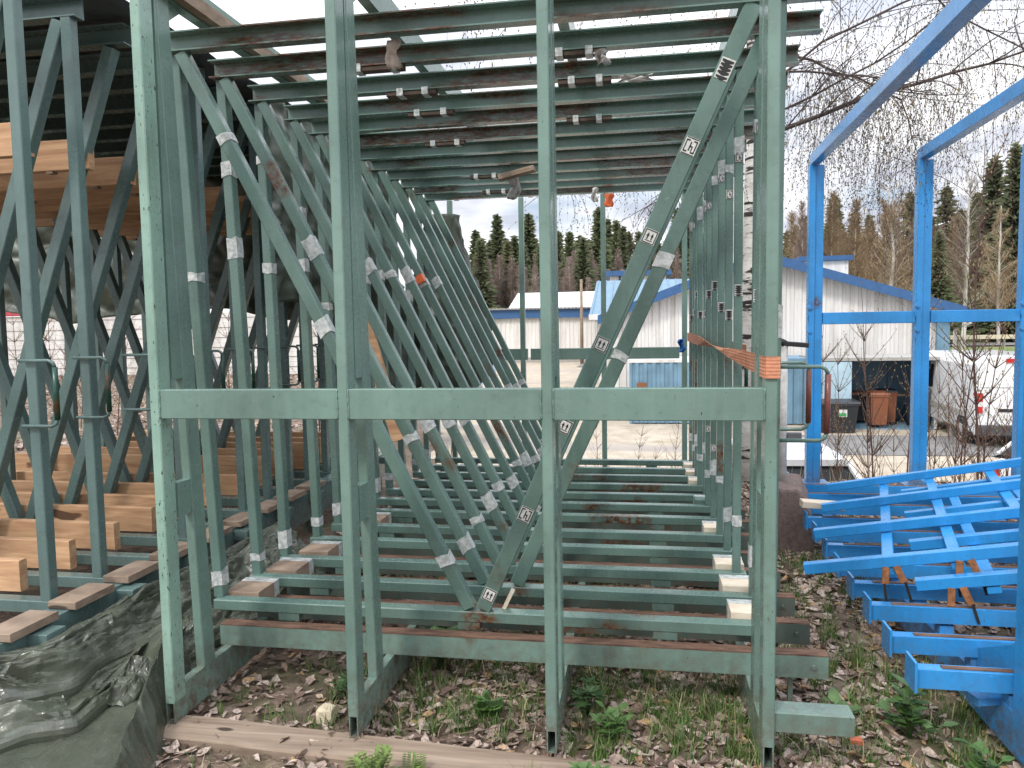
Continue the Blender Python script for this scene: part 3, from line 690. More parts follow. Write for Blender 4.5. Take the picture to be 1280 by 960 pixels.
# ------------------------------------------------------------------ timber under the posts, stone, concrete, pipe
def plank(name, p0, p1, w, h, m, label, cat, seed=0):
    p0, p1 = Vector(p0), Vector(p1); d = (p1 - p0); n = 40; r = random.Random(seed); s = Vector((-d.y, d.x, 0)).normalized(); vs = []
    prof = [(-w / 2, 0), (-w / 2, h * .86), (-w / 2 + .008, h), (-w * .1, h * .985), (w * .2, h), (w / 2 - .008, h), (w / 2, h * .86), (w / 2, 0)]
    for i in range(n + 1):
        p = p0 + d * i / n
        for q, (a, z) in enumerate(prof): vs.append(p + s * (a + .004 * noise.noise((i * .35, q * 3, seed))) + Vector((0, 0, z + .004 * noise.noise((i * .5, q, seed + 5)))))
    k = len(prof); b = MB()
    b.add(vs, [(i * k + q, i * k + (q + 1) % k, (i + 1) * k + (q + 1) % k, (i + 1) * k + q) for i in range(n) for q in range(k)] + [tuple(range(k)), tuple(range(n * k + k - 1, n * k - 1, -1))], 0)
    return tag(b.obj(name, m), label, cat)
plank('timber_sleeper', (-1.93, 2.66, -.02), (1.2, 2.46, -.02), .17, .06, OLDW, 'long weathered grey timber lying under the front feet of the green rack', 'timber', 3)
def rock(name, c, s, seed, m, label, cat, rough=.35, sub=3):
    bm = bmesh.new(); bmesh.ops.create_icosphere(bm, subdivisions=sub, radius=1)
    for v in bm.verts:
        n = noise.noise((v.co.x * 1.2 + seed, v.co.y * 1.2, v.co.z * 1.2)) + .4 * noise.noise((v.co.x * 3 + seed, v.co.y * 3, v.co.z * 3))
        q = v.co * (1 + rough * n); k = 4
        q = Vector([max(-.62, min(.62, x)) for x in q]); v.co = Vector((q.x * s[0], q.y * s[1], q.z * s[2]))
    me = bpy.data.meshes.new(name); bm.to_mesh(me); bm.free(); me.materials.append(m)
    return tag(link(name, me, None, c), label, cat)
rock('stone', (-1.275, 2.82, .035), (.055, .05, .055), 2, simple('pale_stone', (.58, .50, .36), .9, .2, 20, .3), 'pale cream stone on the soil left of the second post', 'stone', .25, 2)
CONC = simple('brown_concrete', (.17, .125, .11), .95, .35, 26, .8)
b = MB(); b.prism([(.80, 0), (1.19, 0), (1.165, .30), (1.09, .47), (.80, .49)], (0, 5.42, -.02), (1, 0, 0), (0, 0, 1), (.12, .62, 0))
o = b.obj('concrete_block', CONC); md = o.modifiers.new('b', 'BEVEL'); md.width = .02; md.segments = 2
tag(o, 'rough brown concrete block behind the fourth post', 'block')
WPIPE = simple('white_pipe_paint', (.60, .58, .54), .5, .25, 20, .2)
wp = thing('pipe_post', 'white weathered pipe post with a black lamp head standing on the concrete block', 'post', (1.02, 5.72, .46))
b = MB(); b.tube([(0, 0, 0), (0, 0, .99)], .033, 12); b.obj('pipe', WPIPE, wp)
b = MB(); b.tube([(-.02, 0, .99), (.0, 0, 1.03)], .04, 10); b.beam((.0, 0, 1.0), (.17, 0, .985), .07, .035, .006); b.tube([(.0, .0, .94), (.03, -.01, .83), (-.02, -.02, .74)], .006, 5); b.obj('lamp_head', simple('black_plastic', (.02, .02, .02), .5), wp)
b = MB(); b.beam((.03, 0, .33), (.13, 0, .33), .05, .045, .004); b.obj('bracket', simple('grey_steel', (.12, .12, .12), .5), wp)
b = MB(); b.beam((1.06, 5.25, .40), (1.33, 5.25, .385), .10, .045, .004); tag(b.obj('plank_end', PALE), 'pale plank end lying beside the concrete block on the blue beams', 'plank')

# ------------------------------------------------------------------ blue rack and blue frames
br = thing('storage_rack', 'bright blue steel rack with open posts and two overhead rails at the right', 'rack', (1.5, 2.8, 0))
def bp(b, name, label=None):
    o = b.obj(name, BLUE, br, label=label); o.location = (-1.5, -2.8, 0); return o
BXP = [1.61, 2.545, 3.42]
for i, x in enumerate(BXP):
    b = MB(); b.beam((x - .033, 7.5, .10), (x - .033, 7.5, 3.06), .10, .055, .004, up=(1, 0, 0)); bp(b, 'post')
    b = MB(); b.beam((x + .035, 7.53, .10), (x + .035, 7.53, 3.06), .10, .075, .004, up=(1, 0, 0)); bp(b, 'post')
    x2 = x - .26
    b = MB(); b.beam((x + .0, 7.56, 3.12), (x2 + (.02 if i == 0 else 0), 2.75, 2.95 if i == 0 else 3.02), .085, .100, .004); bp(b, 'roof_rail')
    b = MB(); b.box(x - .14, x + .14, 7.4, 7.62, .06, .098); bp(b, 'foot_plate')
    for s in (-1, 1):
        b = MB(); b.box(x - .075, x - .067 + .0, 7.42, 7.44, 1.55 + s * .1, 1.60 + s * .1); b.tube([(x - .05, 7.43, 1.64 + s * .11), (x - .05, 7.46, 1.64 + s * .11)], .02, 6); bp(b, 'bolt')
    if i < 2:
        b = MB(); b.box(x + .073, BXP[i + 1] - .061, 7.46, 7.52, 1.59, 1.70, 0, .004); bp(b, 'crossbar')
b = MB(); b.box(3.493, 5.0, 7.46, 7.52, 1.59, 1.70, 0, .004); bp(b, 'crossbar')
# near right post with gusset, base beams
b = MB(); b.beam((1.345, 2.82, .06), (1.345, 2.82, 2.94), .10, .075, .004, up=(1, 0, 0)); bp(b, 'front_post')
b = MB(); b.prism([(2.86, .1), (3.32, .24), (2.86, .46)], (1.335, 0, 0), (0, 1, 0), (0, 0, 1), (.02, 0, 0)); bp(b, 'gusset')
b = MB(); hollow(b, 1.31, 1.38, 2.765, 7.45, .05, .20); o = b.obj('base_beam', [BLUE, DARKIN], br); o.location = (-1.5, -2.8, 0)
b = MB(); b.box(2.45, 2.53, 2.765, 7.45, .05, .20); bp(b, 'base_beam')
bx = MB(); bx.box(0, 3.6, 0, .007, 0, .070); bx.box(.0, 3.6, .007, .075, .0, .007); bx.box(0, 3.6, .007, .055, .066, .0705)
bx.box(.10, 3.6, .016, .042, .0705, .0740, 1); bx.box(-.010, -.0005, -.035, .075, -.004, .108)
BXM = bx.mesh('cross_beam', [BLUE, RUSTM])
for i in range(11):
    y = 2.90 + .325 * i
    rr = random.Random(i); link('cross_beam', BXM, br, (.99 + .041 * (y - 2.9) + (.0 if i < 9 else -.12) - 1.5, y - 2.8, (.252 if i < 8 else .27) + rr.uniform(-.006, .006)), (0, 0, -.01))
    b = MB(); b.box(1.315, 1.375, y + .01, y + .07, .2015, .243); bp(b, 'pad')
b = MB()
b.beam((1.22, 2.98, .19), (1.37, 3.02, .19), .07, .03, .003); bp(b, 'lug')
# tilted ladder-like blue frames lying on top
def blue_frame(label, org, ux, uy, nchord, pitch, L, battens, rust, start=0.0):
    """ux along the chords, uy across them"""
    org, ux, uy = Vector(org), Vector(ux).normalized(), Vector(uy).normalized(); uz = ux.cross(uy).normalized()
    t = thing('ladder_frame', label, 'frame', org, group='blue ladder frames lying on the blue rack')
    for k in range(nchord):
        p = uy * pitch * k
        b = MB(); b.beam(p + ux * start, p + ux * L, .052, .052, .003, up=tuple(uz)); b.obj('chord', BLUE, t)
    for s in battens:
        b = MB(); b.beam(ux * s + uy * (-.02) - uz * .046, ux * s + uy * (pitch * (nchord - 1) + .05) - uz * .041, .055, .028, .003, up=tuple(uz)); b.obj('batten', BLUE, t)
    for s, k in rust:
        p = ux * s + uy * (pitch * k - .022) - uz * .02; ch = MB()
        for q in (-1, 1):
            ch.beam(p + ux * .022 * q - uy * .01, p + ux * .04 * q - uz * .075 - uy * .02, .03, .012, .002, up=tuple(uy))
            ch.beam(p + ux * .045 * q - uz * .075 - uy * .02, p + ux * .052 * q - uz * .16 - uy * .02, .012, .01, .001, 1, up=tuple(uy))
        ch.obj('burnt_bracket', [CHIPR, DARKIN], t)
    return t
_a, _r = radians(16), radians(12.5)
UXB = Vector((cos(_a) * cos(_r), -sin(_a) * cos(_r), sin(_r))); UYB = Vector((sin(_a), cos(_a), 0))
blue_frame('upper blue ladder frame of four chords across the beams, rust on its nearest chord', Vector((1.145, 3.747, .475)) - UXB * .37, UXB, UYB, 4, .68, 1.36, (.37, .66, 1.02), ((.385, 0), (.69, 0)), 0)
blue_frame('lower blue ladder frame half hidden under the first, one rust bracket on its nearest chord', (1.243, 3.648, .40), UXB, UYB, 4, .68, 1.36, (.30, .66, 1.05), ((.16, 0),), 0)

# ------------------------------------------------------------------ background buildings
def corr(b, x0, x1, y, z0, ztop, pitch=.25, dep=.045, mi=0, flip=1):
    """trapezoid-ribbed sheet wall facing -Y along X, top given by function of x"""
    n = max(1, int(abs(x1 - x0) / pitch)); p = (x1 - x0) / n; pts = []
    for i in range(n):
        a = x0 + i * p
        pts += [(a, 0), (a + .35 * p, 0), (a + .5 * p, -dep * flip), (a + .85 * p, -dep * flip)]
    pts.append((x1, 0)); vs = []
    for x, d in pts: vs += [(x, y + d, z0), (x, y + d, ztop(x))]
    b.add(vs, [(2 * k, 2 * k + 2, 2 * k + 3, 2 * k + 1) for k in range(len(pts) - 1)], mi)
def corrY(b, x, y0, y1, z0, z1, pitch=.25, dep=.045, mi=0):
    n = max(1, int((y1 - y0) / pitch)); p = (y1 - y0) / n; pts = []
    for i in range(n):
        a = y0 + i * p; pts += [(a, 0), (a + .35 * p, 0), (a + .5 * p, dep), (a + .85 * p, dep)]
    pts.append((y1, 0)); vs = []
    for y, d in pts: vs += [(x + d, y, z0), (x + d, y, z1)]
    b.add(vs, [(2 * k, 2 * k + 2, 2 * k + 3, 2 * k + 1) for k in range(len(pts) - 1)], mi)
def sheetm():
    m, t, b = mat('white_sheet_metal'); p = wpos(t)
    c = ramp(t, nz(t, wpos(t, (2.6, 2.6, .16)), 1.4, 6, .65), [(.32, (.50, .475, .44)), (.55, (.69, .67, .645)), (.75, (.74, .725, .70))])
    c = mixc(t, rng(t, nz(t, p, 1.1, 6, .7), .55, .75, 0, .35), c, (.42, .39, .35, 1))
    t.links.new(c, b.inputs['Base Color']); b.inputs['Roughness'].default_value = .5; return m
WHITEW = sheetm()
BTRIM = simple('blue_trim', (.028, .095, .23), .5, .12)
LBLUE = simple('light_blue_sheet', (.15, .245, .335), .7, .12, 2)
CBLUE = simple('container_blue', (.14, .25, .34), .55, .22, 2)
DOORB = simple('faded_blue_door', (.36, .50, .58), .6, .15, 3)
CONCF = simple('concrete_grey', (.33, .32, .30), .9, .15, 4)
DARK = simple('dark_opening', (.02, .022, .025), .8, .3)
GZ = -1.63
hall = thing('hall', 'white ribbed metal hall with a low blue edged gable behind the container', 'building', (4, 28, GZ))
def hp(b, name, m, P=None, org=(4, 28, GZ)):
    o = b.obj(name, m, P or hall); o.location = (-org[0], -org[1], -org[2]); return o
HX0, HXR, HX1 = -1.0, 4.2, 10.4; ZE0, ZR, ZE1 = 1.95, 3.86, 1.93
gz = lambda x: (ZE0 + (ZR - ZE0) * (x - HX0) / (HXR - HX0)) if x < HXR else (ZE1 + (ZR - ZE1) * (HX1 - x) / (HX1 - HXR))
b = MB(); corr(b, HX0, HX1, 28, GZ, gz, .26, .05); hp(b, 'wall', WHITEW)
b = MB(); b.box(HX0 + .02, HX0 + .1, 28.1, 44, GZ, ZE0); b.box(HX1 - .1, HX1 - .02, 28.1, 44, GZ, ZE1); b.box(HX0, HX1, 44, 44.1, GZ, ZE0); hp(b, 'side_wall', WHITEW)
b = MB()
for a, c in (((HX0 - .5, ZE0 - .12), (HXR, ZR + .06)), ((HXR, ZR + .06), (HX1 + .55, ZE1 - .11))):
    b.prism([(a[0], a[1]), (c[0], c[1]), (c[0], c[1] + .10), (a[0], a[1] + .10)], (0, 27.45, .04), (1, 0, 0), (0, 0, 1), (0, 17, 0))
hp(b, 'roof', LBLUE)
b = MB()
for a, c in (((HX0 - .5, ZE0 - .12), (HXR, ZR + .06)), ((HXR, ZR + .06), (HX1 + .55, ZE1 - .11))):
    b.prism([(a[0], a[1] - .17), (c[0], c[1] - .17), (c[0], c[1] + .15), (a[0], a[1] + .15)], (0, 27.40, .04), (1, 0, 0), (0, 0, 1), (0, .05, 0))
hp(b, 'fascia', BTRIM)
b = MB(); b.tube([(10.85, 27.4, 1.8), (10.85, 27.45, 1.55), (10.5, 27.75, 1.3), (10.5, 27.8, GZ)], .06, 8); hp(b, 'downpipe', WHITEW)
b = MB(); b.box(9.95, 10.36, 27.8, 27.92, GZ, 1.7); hp(b, 'corner_panel', CBLUE)
box = thing('roof_box', 'small white blue rimmed vent house on the hall roof', 'building', (7.5, 33, 2.6))
b = MB(); b.box(-.9, .9, 0, 2, 0, 1.55); b.obj('wall', WHITEW, box); b = MB(); b.box(-1.05, 1.05, -.15, 2.1, 1.56, 1.75); b.obj('roof', BTRIM, box)
an = thing('annex', 'long low annex with a light blue metal roof left of the hall', 'building', (-1, 40, GZ))
def ap(b, n, m): o = b.obj(n, m, an); o.location = (1, -40, -GZ); return o
b = MB(); corr(b, -2.2, 2.6, 40, GZ, lambda x: 2.1, .3, .05); ap(b, 'wall', WHITEW)
b = MB(); b.prism([(39.5, 2.12), (47, 4.3), (47, 4.42), (39.5, 2.24)], (-2.6, 0, 0), (0, 1, 0), (0, 0, 1), (6.2, 0, 0)); ap(b, 'roof', LBLUE)
for k in range(14):
    b = MB(); x = -2.5 + k * .46; b.prism([(39.49, 2.245), (47, 4.425), (47, 4.465), (39.49, 2.285)], (x, 0, 0), (0, 1, 0), (0, 0, 1), (.05, 0, 0)); ap(b, 'roof_rib', LBLUE)
b = MB(); b.box(-2.62, 3.62, 39.42, 39.49, 1.98, 2.26); ap(b, 'fascia', WHITEW)
tw = thing('block_house', 'small white house with blue edges behind the annex roof', 'building', (-1.2, 60, GZ))
b = MB(); b.box(-1.1, 3.2, 0, 6, 0, 7.15); b.obj('wall', WHITEW, tw)
b = MB(); b.box(-1.5, 3.6, -.5, 6.5, 7.16, 7.55); b.obj('roof', BTRIM, tw); b = MB(); b.box(-.42, -.25, -.06, -.002, 0, 7.15); b.obj('corner_trim', BTRIM, tw)
# row of numbered garages
gr = thing('garage_row', 'long white garage row with a blue fascia and numbers 7 and 6 on its doors', 'building', (-10, 70, GZ))
b = MB(); corr(b, -10, 12, 0, .5, lambda x: 4.15, .4, .05); b.obj('wall', WHITEW, gr)
b = MB(); b.box(-10, 12, -.02, 8, 0, .5); b.obj('plinth', CONCF, gr)
b = MB(); b.box(-10.2, 12.2, -.4, 0, 4.16, 4.95); b.obj('fascia', BTRIM, gr)
b = MB()
for k in range(64): x = -10.2 + k * .35; b.box(x, x + .17, -.7, 8, 4.98, 5.12)
b.box(-10.3, 12.3, -.65, 8.2, 4.955, 5.0); b.obj('roof_edge', simple('grey_roof', (.30, .29, .28), .8), gr)
for ch, x in (('7', -4.35), ('6', 2.1), ('8', -9.2)):
    cu = bpy.data.curves.new('number', 'FONT'); cu.body = ch; cu.size = 1.0; cu.extrude = .01; cu.align_x = 'CENTER'
    to = bpy.data.objects.new('tmp', cu); COL.objects.link(to); bpy.context.view_layer.update()
    me = bpy.data.meshes.new_from_object(to); bpy.data.objects.remove(to); me.materials.clear(); me.materials.append(INK)
    link('number', me, gr, (x, -.08, 2.45), (pi / 2, 0, 0))
for k in range(4):
    x = -9.8 + 5.3 * k
    b = MB(); b.box(x, x + .09, -.075, -.055, .5, 4.1); b.obj('door_joint', CONCF, gr)
b = MB(); b.box(-6.6, -5.0, -.09, -.06, 2.1, 2.6); b.obj('notice_board', WHITEW, gr)
hi = thing('warehouse', 'white roofed warehouse rising behind the garage row', 'building', (-6, 79, GZ))
b = MB(); b.box(-7.4, 8, 0, 12, 0, 5.3); b.obj('wall', WHITEW, hi); b = MB(); b.prism([(-.6, 5.3), (6, 7.2), (12.6, 5.3), (6, 6.9)], (-7.6, 0, 0), (0, 1, 0), (0, 0, 1), (16, 0, 0)); b.obj('roof', simple('white_roof', (.8, .8, .8), .5, .05), hi)
b = MB(); b.tube([(-5.0, 66, GZ), (-5.0, 66, 5.75)], [.16, .12], 10); tag(b.obj('utility_pole', OLDW), 'pale wooden pole in front of the garage row', 'pole')
# left background
lb = thing('sheet_building', 'white horizontally clad building with a red band seen through the left stack', 'building', (-14, 24, 0))
b = MB()
for k in range(16): b.box(-16, 4.2, -.03 * (k % 2), .2, -.4 + k * .17, -.4 + (k + .96) * .17)
b.obj('cladding', WHITEW, lb); b = MB(); b.box(-16.1, -4.0, -.12, .2, 2.34, 3.1); b.obj('red_band', simple('red_panel', (.42, .06, .07), .6, .1), lb)
bc = thing('container', 'pale blue container far behind the left stack', 'container', (-7.2, 19.5, .1))
b = MB(); corr(b, 0, 3.0, 0, 0, lambda x: 1.15, .25, .04); b.box(0, 3, .01, 2.4, 0, 1.15); b.obj('shell', simple('pale_blue', (.42, .55, .72), .5, .1), bc)
wc = thing('cabinet', 'white cabinet with a dark seam standing behind the left floor of the rack', 'cabinet', (-3.35, 8.6, -.1))
b = MB(); b.box(-.42, .12, 0, .5, 0, .62, 0, .01); b.obj('lower_door', WHITEW, wc); b = MB(); b.box(-.42, .12, 0, .5, .65, 1.1, 0, .01); b.obj('upper_door', WHITEW, wc); b = MB(); b.box(-.41, .11, .01, .49, .621, .649); b.obj('seam', DARK, wc)
# containers, shed, bins
def container(label, x0, x1, y, z0, z1, dep, m, rim):
    t = thing('container', label, 'container', (x0, y, z0)); L = x1 - x0; H = z1 - z0
    b = MB(); corr(b, .06, L - .06, 0, .08, lambda x: H - .10, .27, .045); b.box(.02, L - .02, .06, dep, .02, H - .02); b.obj('shell', m, t)
    b = MB(); b.box(0, L, -.05, dep, H - .10, H); b.obj('top_rail', rim, t); b = MB(); b.box(0, .08, -.05, .05, 0, H - .1); b.box(L - .08, L, -.05, .05, 0, H - .1); b.obj('corner_post', m, t)
    return t
c1 = container('blue corrugated container with a pale top edge left of the strap', -.35, 2.5, 25.0, GZ, .52, 2.4, CBLUE, WHITEW)
b = MB(); b.box(.25, .55, -.12, -.055, 1.15, 1.4); b.obj('lock_box', CHIPR, c1)
container('blue corrugated container between the white hall and the open shed', 3.55, 6.0, 24.9, GZ, .52, 2.4, CBLUE, CBLUE)
sh = thing('bin_shed', 'open blue metal shed with wheelie bins inside', 'shed', (6.2, 24, GZ))
for n, q in (('side_wall', (2.42, 2.46, 0, 2.2, 0, 2.1)), ('back_wall', (.05, 2.42, 2.16, 2.2, 0, 2.1)), ('side_wall', (0, .04, .05, 2.2, 0, 2.1)), ('floor', (0.04, 2.42, -.05, 2.15, .01, .07)), ('door_post', (2.36, 2.44, -.08, -.002, .07, 2.1))):
    b = MB(); b.box(*q); b.obj(n, CBLUE if n != 'door_post' else WHITEW, sh)
b = MB(); b.box(-1.0, 2.7, -.25, 2.3, 2.105, 2.2); b.obj('roof', CONCF, sh)
b = MB(); b.box(-.92, -.02, -.28, -.24, .12, 2.08); b.obj('open_door', DOORB, sh)
b = MB(); b.box(.6, 2.2, .9, 1.3, .95, 1.02); b.obj('shelf', GREYW, sh)
for k in range(3):
    b = MB(); b.box(.3 + k * .7, .36 + k * .7, 2.10, 2.15, .08, 2.08); b.obj('rib', CBLUE, sh)
def wbin(label, c, w, d, h, m, lid):
    t = thing('wheelie_bin', label, 'bin', c)
    b = MB(); n = [(-w * .42, -d * .42), (w * .42, -d * .42), (w * .42, d * .42), (-w * .42, d * .42)]; k = 1.18
    vs = [(x, y, .08) for x, y in n] + [(x * k, y * k, h) for x, y in n]
    b.add(vs, [(3, 2, 1, 0), (4, 5, 6, 7)] + [(q, (q + 1) % 4, 4 + (q + 1) % 4, 4 + q) for q in range(4)]); b.box(-w * .52, w * .52, -d * .53, d * .5, h - .06, h + .001); b.obj('tub', m, t)
    b = MB(); b.prism([(-d * .55, h + .002), (d * .56, h + .03), (d * .5, h + .09), (-d * .5, h + .06)], (-w * .53, 0, 0), (0, 1, 0), (0, 0, 1), (w * 1.06, 0, 0)); b.obj('lid', lid, t)
    for s in (-1, 1):
        b = MB(); b.tube([(s * w * .36, d * .36, .1), (s * w * .44, d * .36, .1)], .1, 12); b.obj('wheel', INK, t)
    return t
BROWNB = simple('brown_bin', (.22, .075, .035), .5, .1); BLACKB = simple('black_bin', (.022, .024, .028), .45, .2); GREYB = simple('grey_bin', (.06, .065, .075), .5, .1)
wbin('brown wheelie bin standing just inside the open shed', (7.05, 24.25, GZ + .09), .5, .55, .98, BROWNB, BROWNB)
wbin('dark grey wheelie bin at the right side inside the shed', (8.3, 24.5, GZ + .08), .55, .6, 1.08, GREYB, GREYB)
wbin('small brown red bin deep in the shed beside the post', (7.55, 25.0, GZ + .08), .45, .5, 1.0, BROWNB, BLACKB)
wbin('black bin behind the brown one in the shed', (6.72, 25.4, GZ + .08), .55, .6, .9, BLACKB, BROWNB)
big = wbin('large black waste bin with a green white label in front of the blue container', (5.65, 23.4, GZ - .02), 1.12, .8, .92, BLACKB, BLACKB)
b = MB(); b.box(-.02, .22, -.465, -.455, .55, .76); b.box(.0, .2, -.470, -.466, .57, .66, 1); o = b.obj('paper_label', [WHITEP, simple('green_print', (.05, .35, .12), .6)], big); o.rotation_euler = (-.0, 0, 0)
fp = thing('fence_panel', 'low faded blue fence panel between the bin shed and the van', 'fence', (8.55, 22.6, GZ))
b = MB(); corr(b, 0, .95, 0, .05, lambda x: 1.25, .16, .03); b.obj('sheet', DOORB, fp)
b = MB(); b.box(-.06, 0, -.03, .04, 0, 1.3); b.box(.95, 1.01, -.03, .04, 0, 1.3); b.obj('fence_post', CONCF, fp)
# guard rail along the road
gd = thing('guard_rail', 'pale steel guard rail along the far road', 'guard rail', (8, 60, terrain(18, 60)))
b = MB(); b.box(0, 70, 0, .08, .55, .85); b.obj('rail', simple('galvanised', (.62, .55, .42), .6, .1), gd)
for k in range(24):
    b = MB(); b.box(k * 3, k * 3 + .12, .09, .2, -.6, .8); b.obj('rail_post', CONCF, gd)

# vehicles
CARP = mat('white_car_paint')[0]; pb = CARP.node_tree.nodes['Principled BSDF']
pb.inputs['Base Color'].default_value = (.74, .75, .76, 1); pb.inputs['Roughness'].default_value = .25; pb.inputs['Coat Weight'].default_value = .5
GLASS = mat('dark_car_glass')[0]; gb = GLASS.node_tree.nodes['Principled BSDF']; gb.inputs['Base Color'].default_value = (.015, .018, .02, 1); gb.inputs['Roughness'].default_value = .12; gb.inputs['Specular IOR Level'].default_value = .12
REDL = simple('red_lamp', (.5, .02, .02), .2, .1); RUBBER = simple('tyre_rubber', (.02, .02, .02), .85, .2); RIM = simple('wheel_rim', (.4, .4, .42), .35, .1)
def wheel(parent, x, y, z, r, wdt, ax=(0, 1, 0)):
    A = Vector(ax); c = Vector((x, y, z))
    b = MB(); b.tube([c - A * wdt / 2, c - A * wdt * .42, c + A * wdt * .42, c + A * wdt / 2], [r * .93, r, r, r * .93], 20); o = b.obj('wheel', RUBBER, parent)
    b = MB(); b.tube([c - A * (wdt / 2 + .006), c + A * (wdt / 2 + .006)], r * .6, 14); b.obj('rim', RIM, o)
def loft(sections, m, name, parent):
    """sections: list of (y, [(x,z)...]) closed profiles"""
    n = len(sections[0][1]); b = MB(); vs = [(x, y, z) for y, pr in sections for x, z in pr]
    fs = [(i * n + k, i * n + (k + 1) % n, (i + 1) * n + (k + 1) % n, (i + 1) * n + k) for i in range(len(sections) - 1) for k in range(n)] + [tuple(range(n)), tuple(range(len(sections) * n - 1, (len(sections) - 1) * n - 1, -1))]
    b.add(vs, fs, 0, False); o = b.obj(name, m, parent)
    md = o.modifiers.new('b', 'BEVEL'); md.width = .05; md.segments = 3; md.limit_method = 'ANGLE'; md.angle_limit = radians(25)
    return o
van = thing('delivery_van', 'tall white delivery van parked right of the bin shed, seen from its rear left corner', 'van', (9.30, 20.5, GZ + .0), (0, 0, radians(-4)))
def vsec(w, z0, z1, t=.14): return [(-w, z0), (w, z0), (w * 1.0, 1.25), (w - .05, z1 - .25), (w - t, z1), (-w + t, z1), (-w + .05, z1 - .25), (-w, 1.25)]
loft([(0, vsec(.98, .42, 2.28)), (.08, vsec(1.0, .38, 2.36)), (4.3, vsec(1.0, .38, 2.36)), (4.6, vsec(.99, .38, 2.28))], CARP, 'body', van)
loft([(4.55, [(-.99, .4), (.99, .4), (.99, 1.3), (.92, 1.9), (.84, 2.22), (-.84, 2.22), (-.92, 1.9), (-.99, 1.3)]), (5.5, [(-.97, .45), (.97, .45), (.97, 1.05), (.9, 1.15), (.85, 1.25), (-.85, 1.25), (-.9, 1.15), (-.97, 1.05)])], CARP, 'cab', van)
b = MB(); b.prism([(3.55, 1.3), (4.55, 1.3), (4.5, 1.95), (3.6, 1.98)], (-1.006, 0, 0), (0, 1, 0), (0, 0, 1), (.05, 0, 0)); b.obj('side_window', GLASS, van)
for s in (-1, 1):
    b = MB(); b.box(s * .92 - .075, s * .92 + .075, -.03, .2, .92, 1.42); b.obj('tail_lamp', REDL, van)
    b = MB(); b.box(s * .92 - .07, s * .92 + .07, -.034, -.031, 1.08, 1.2); b.obj('reverse_lamp', WHITEP, van)
b = MB(); b.box(-1.0, 1.0, -.12, .1, .36, .62, 0, .02); b.obj('bumper', GREYB, van)
b = MB(); b.box(-.5, .5, -.02, .01, .95, 1.03); b.obj('door_handle_trim', INK, van)
b = MB(); b.box(-.36, .16, -.02, .012, .76, .88); b.obj('number_plate', WHITEP, van)
b = MB(); b.box(-.008, .008, -.004, .02, .62, 2.25); b.box(-.9, .9, -.004, .02, 1.55, 1.562); b.obj('door_seam', INK, van)
b = MB(); b.box(-.35, .35, -.03, .0, 2.18, 2.28); b.obj('brake_light', REDL, van)
b = MB(); b.prism([(.5, .75), (4.3, .75), (4.3, .9), (.5, .9)], (-1.022, 0, 0), (0, 1, 0), (0, 0, 1), (.03, 0, 0)); b.obj('side_moulding', CONCF, van)
for s in (-1, 1):
    for y in (.95, 4.55): wheel(van, s * .92, y, .35, .35, .24, (1, 0, 0))
b = MB()
for y in (.95,): b.tube([(-1.012, y, .38), (-.9, y, .38)], .45, 20)
b.obj('wheel_arch', DARK, van)
def car(label, loc, rz, hgt=1.45):
    t = thing('parked_car', label, 'car', loc, (0, 0, rz))
    def s(w, z0, z1): return [(-w, z0), (w, z0), (w + .02, .55), (w - .02, z1 - .06), (w - .1, z1), (-w + .1, z1), (-w + .02, z1 - .06), (-w - .02, .55)]
    loft([(-2.15, s(.72, .35, .72)), (-1.95, s(.84, .25, .90)), (-.9, s(.86, .22, .95)), (1.2, s(.86, .22, .95)), (1.95, s(.83, .25, .85)), (2.15, s(.7, .35, .66))], CARP, 'body', t)
    def g(w, z0, z1, w2): return [(-w, z0), (w, z0), (w2, z1), (-w2, z1)]
    gl = [(-1.95, g(.78, .90, .93, .72)), (-1.35, g(.79, .90, hgt - .10, .60)), (.35, g(.79, .90, hgt - .08, .60)), (1.25, g(.74, .90, .95, .70))]
    loft(gl, GLASS, 'glazing', t)
    rf = [(-1.45, [(-.60, hgt - .115), (.60, hgt - .115), (.57, hgt - .07), (-.57, hgt - .07)]), (-1.2, [(-.64, hgt - .09), (.64, hgt - .09), (.59, hgt - .02), (-.59, hgt - .02)]), (-.4, [(-.65, hgt - .085), (.65, hgt - .085), (.58, hgt + .012), (-.58, hgt + .012)]), (.40, [(-.63, hgt - .1), (.63, hgt - .1), (.57, hgt - .055), (-.57, hgt - .055)])]
    loft(rf, CARP, 'roof', t)
    for sx in (-1, 1):
        for (y0, z0, y1, z1) in ((-1.9, .95, -1.38, hgt - .09), (1.2, .95, .38, hgt - .09), (-.45, .95, -.45, hgt - .08)):
            b = MB(); b.beam((sx * .77, y0, z0), (sx * .615, y1, z1), .06, .05, .005); b.obj('pillar', CARP, t)
        b = MB(); b.box(sx * .62 - .09, sx * .62 + .09, -2.17, -2.05, .62, .8); b.obj('tail_lamp', REDL, t)
        b = MB(); b.box(sx * .98 - .08, sx * .98 + .08, .75, .88, .95, 1.07, 0, .02); b.obj('mirror', CARP, t)
        for y in (-1.3, 1.35): wheel(t, sx * .78, y, .31, .31, .2, (1, 0, 0))
    return t
car('white parked car below the bank whose roof shows beside the first blue post', (2.02, 11.95, GZ - .0), radians(4), 1.47)
car('white parked car at the right edge behind the blue rack', (8.15, 14.4, GZ - .02), radians(-62))

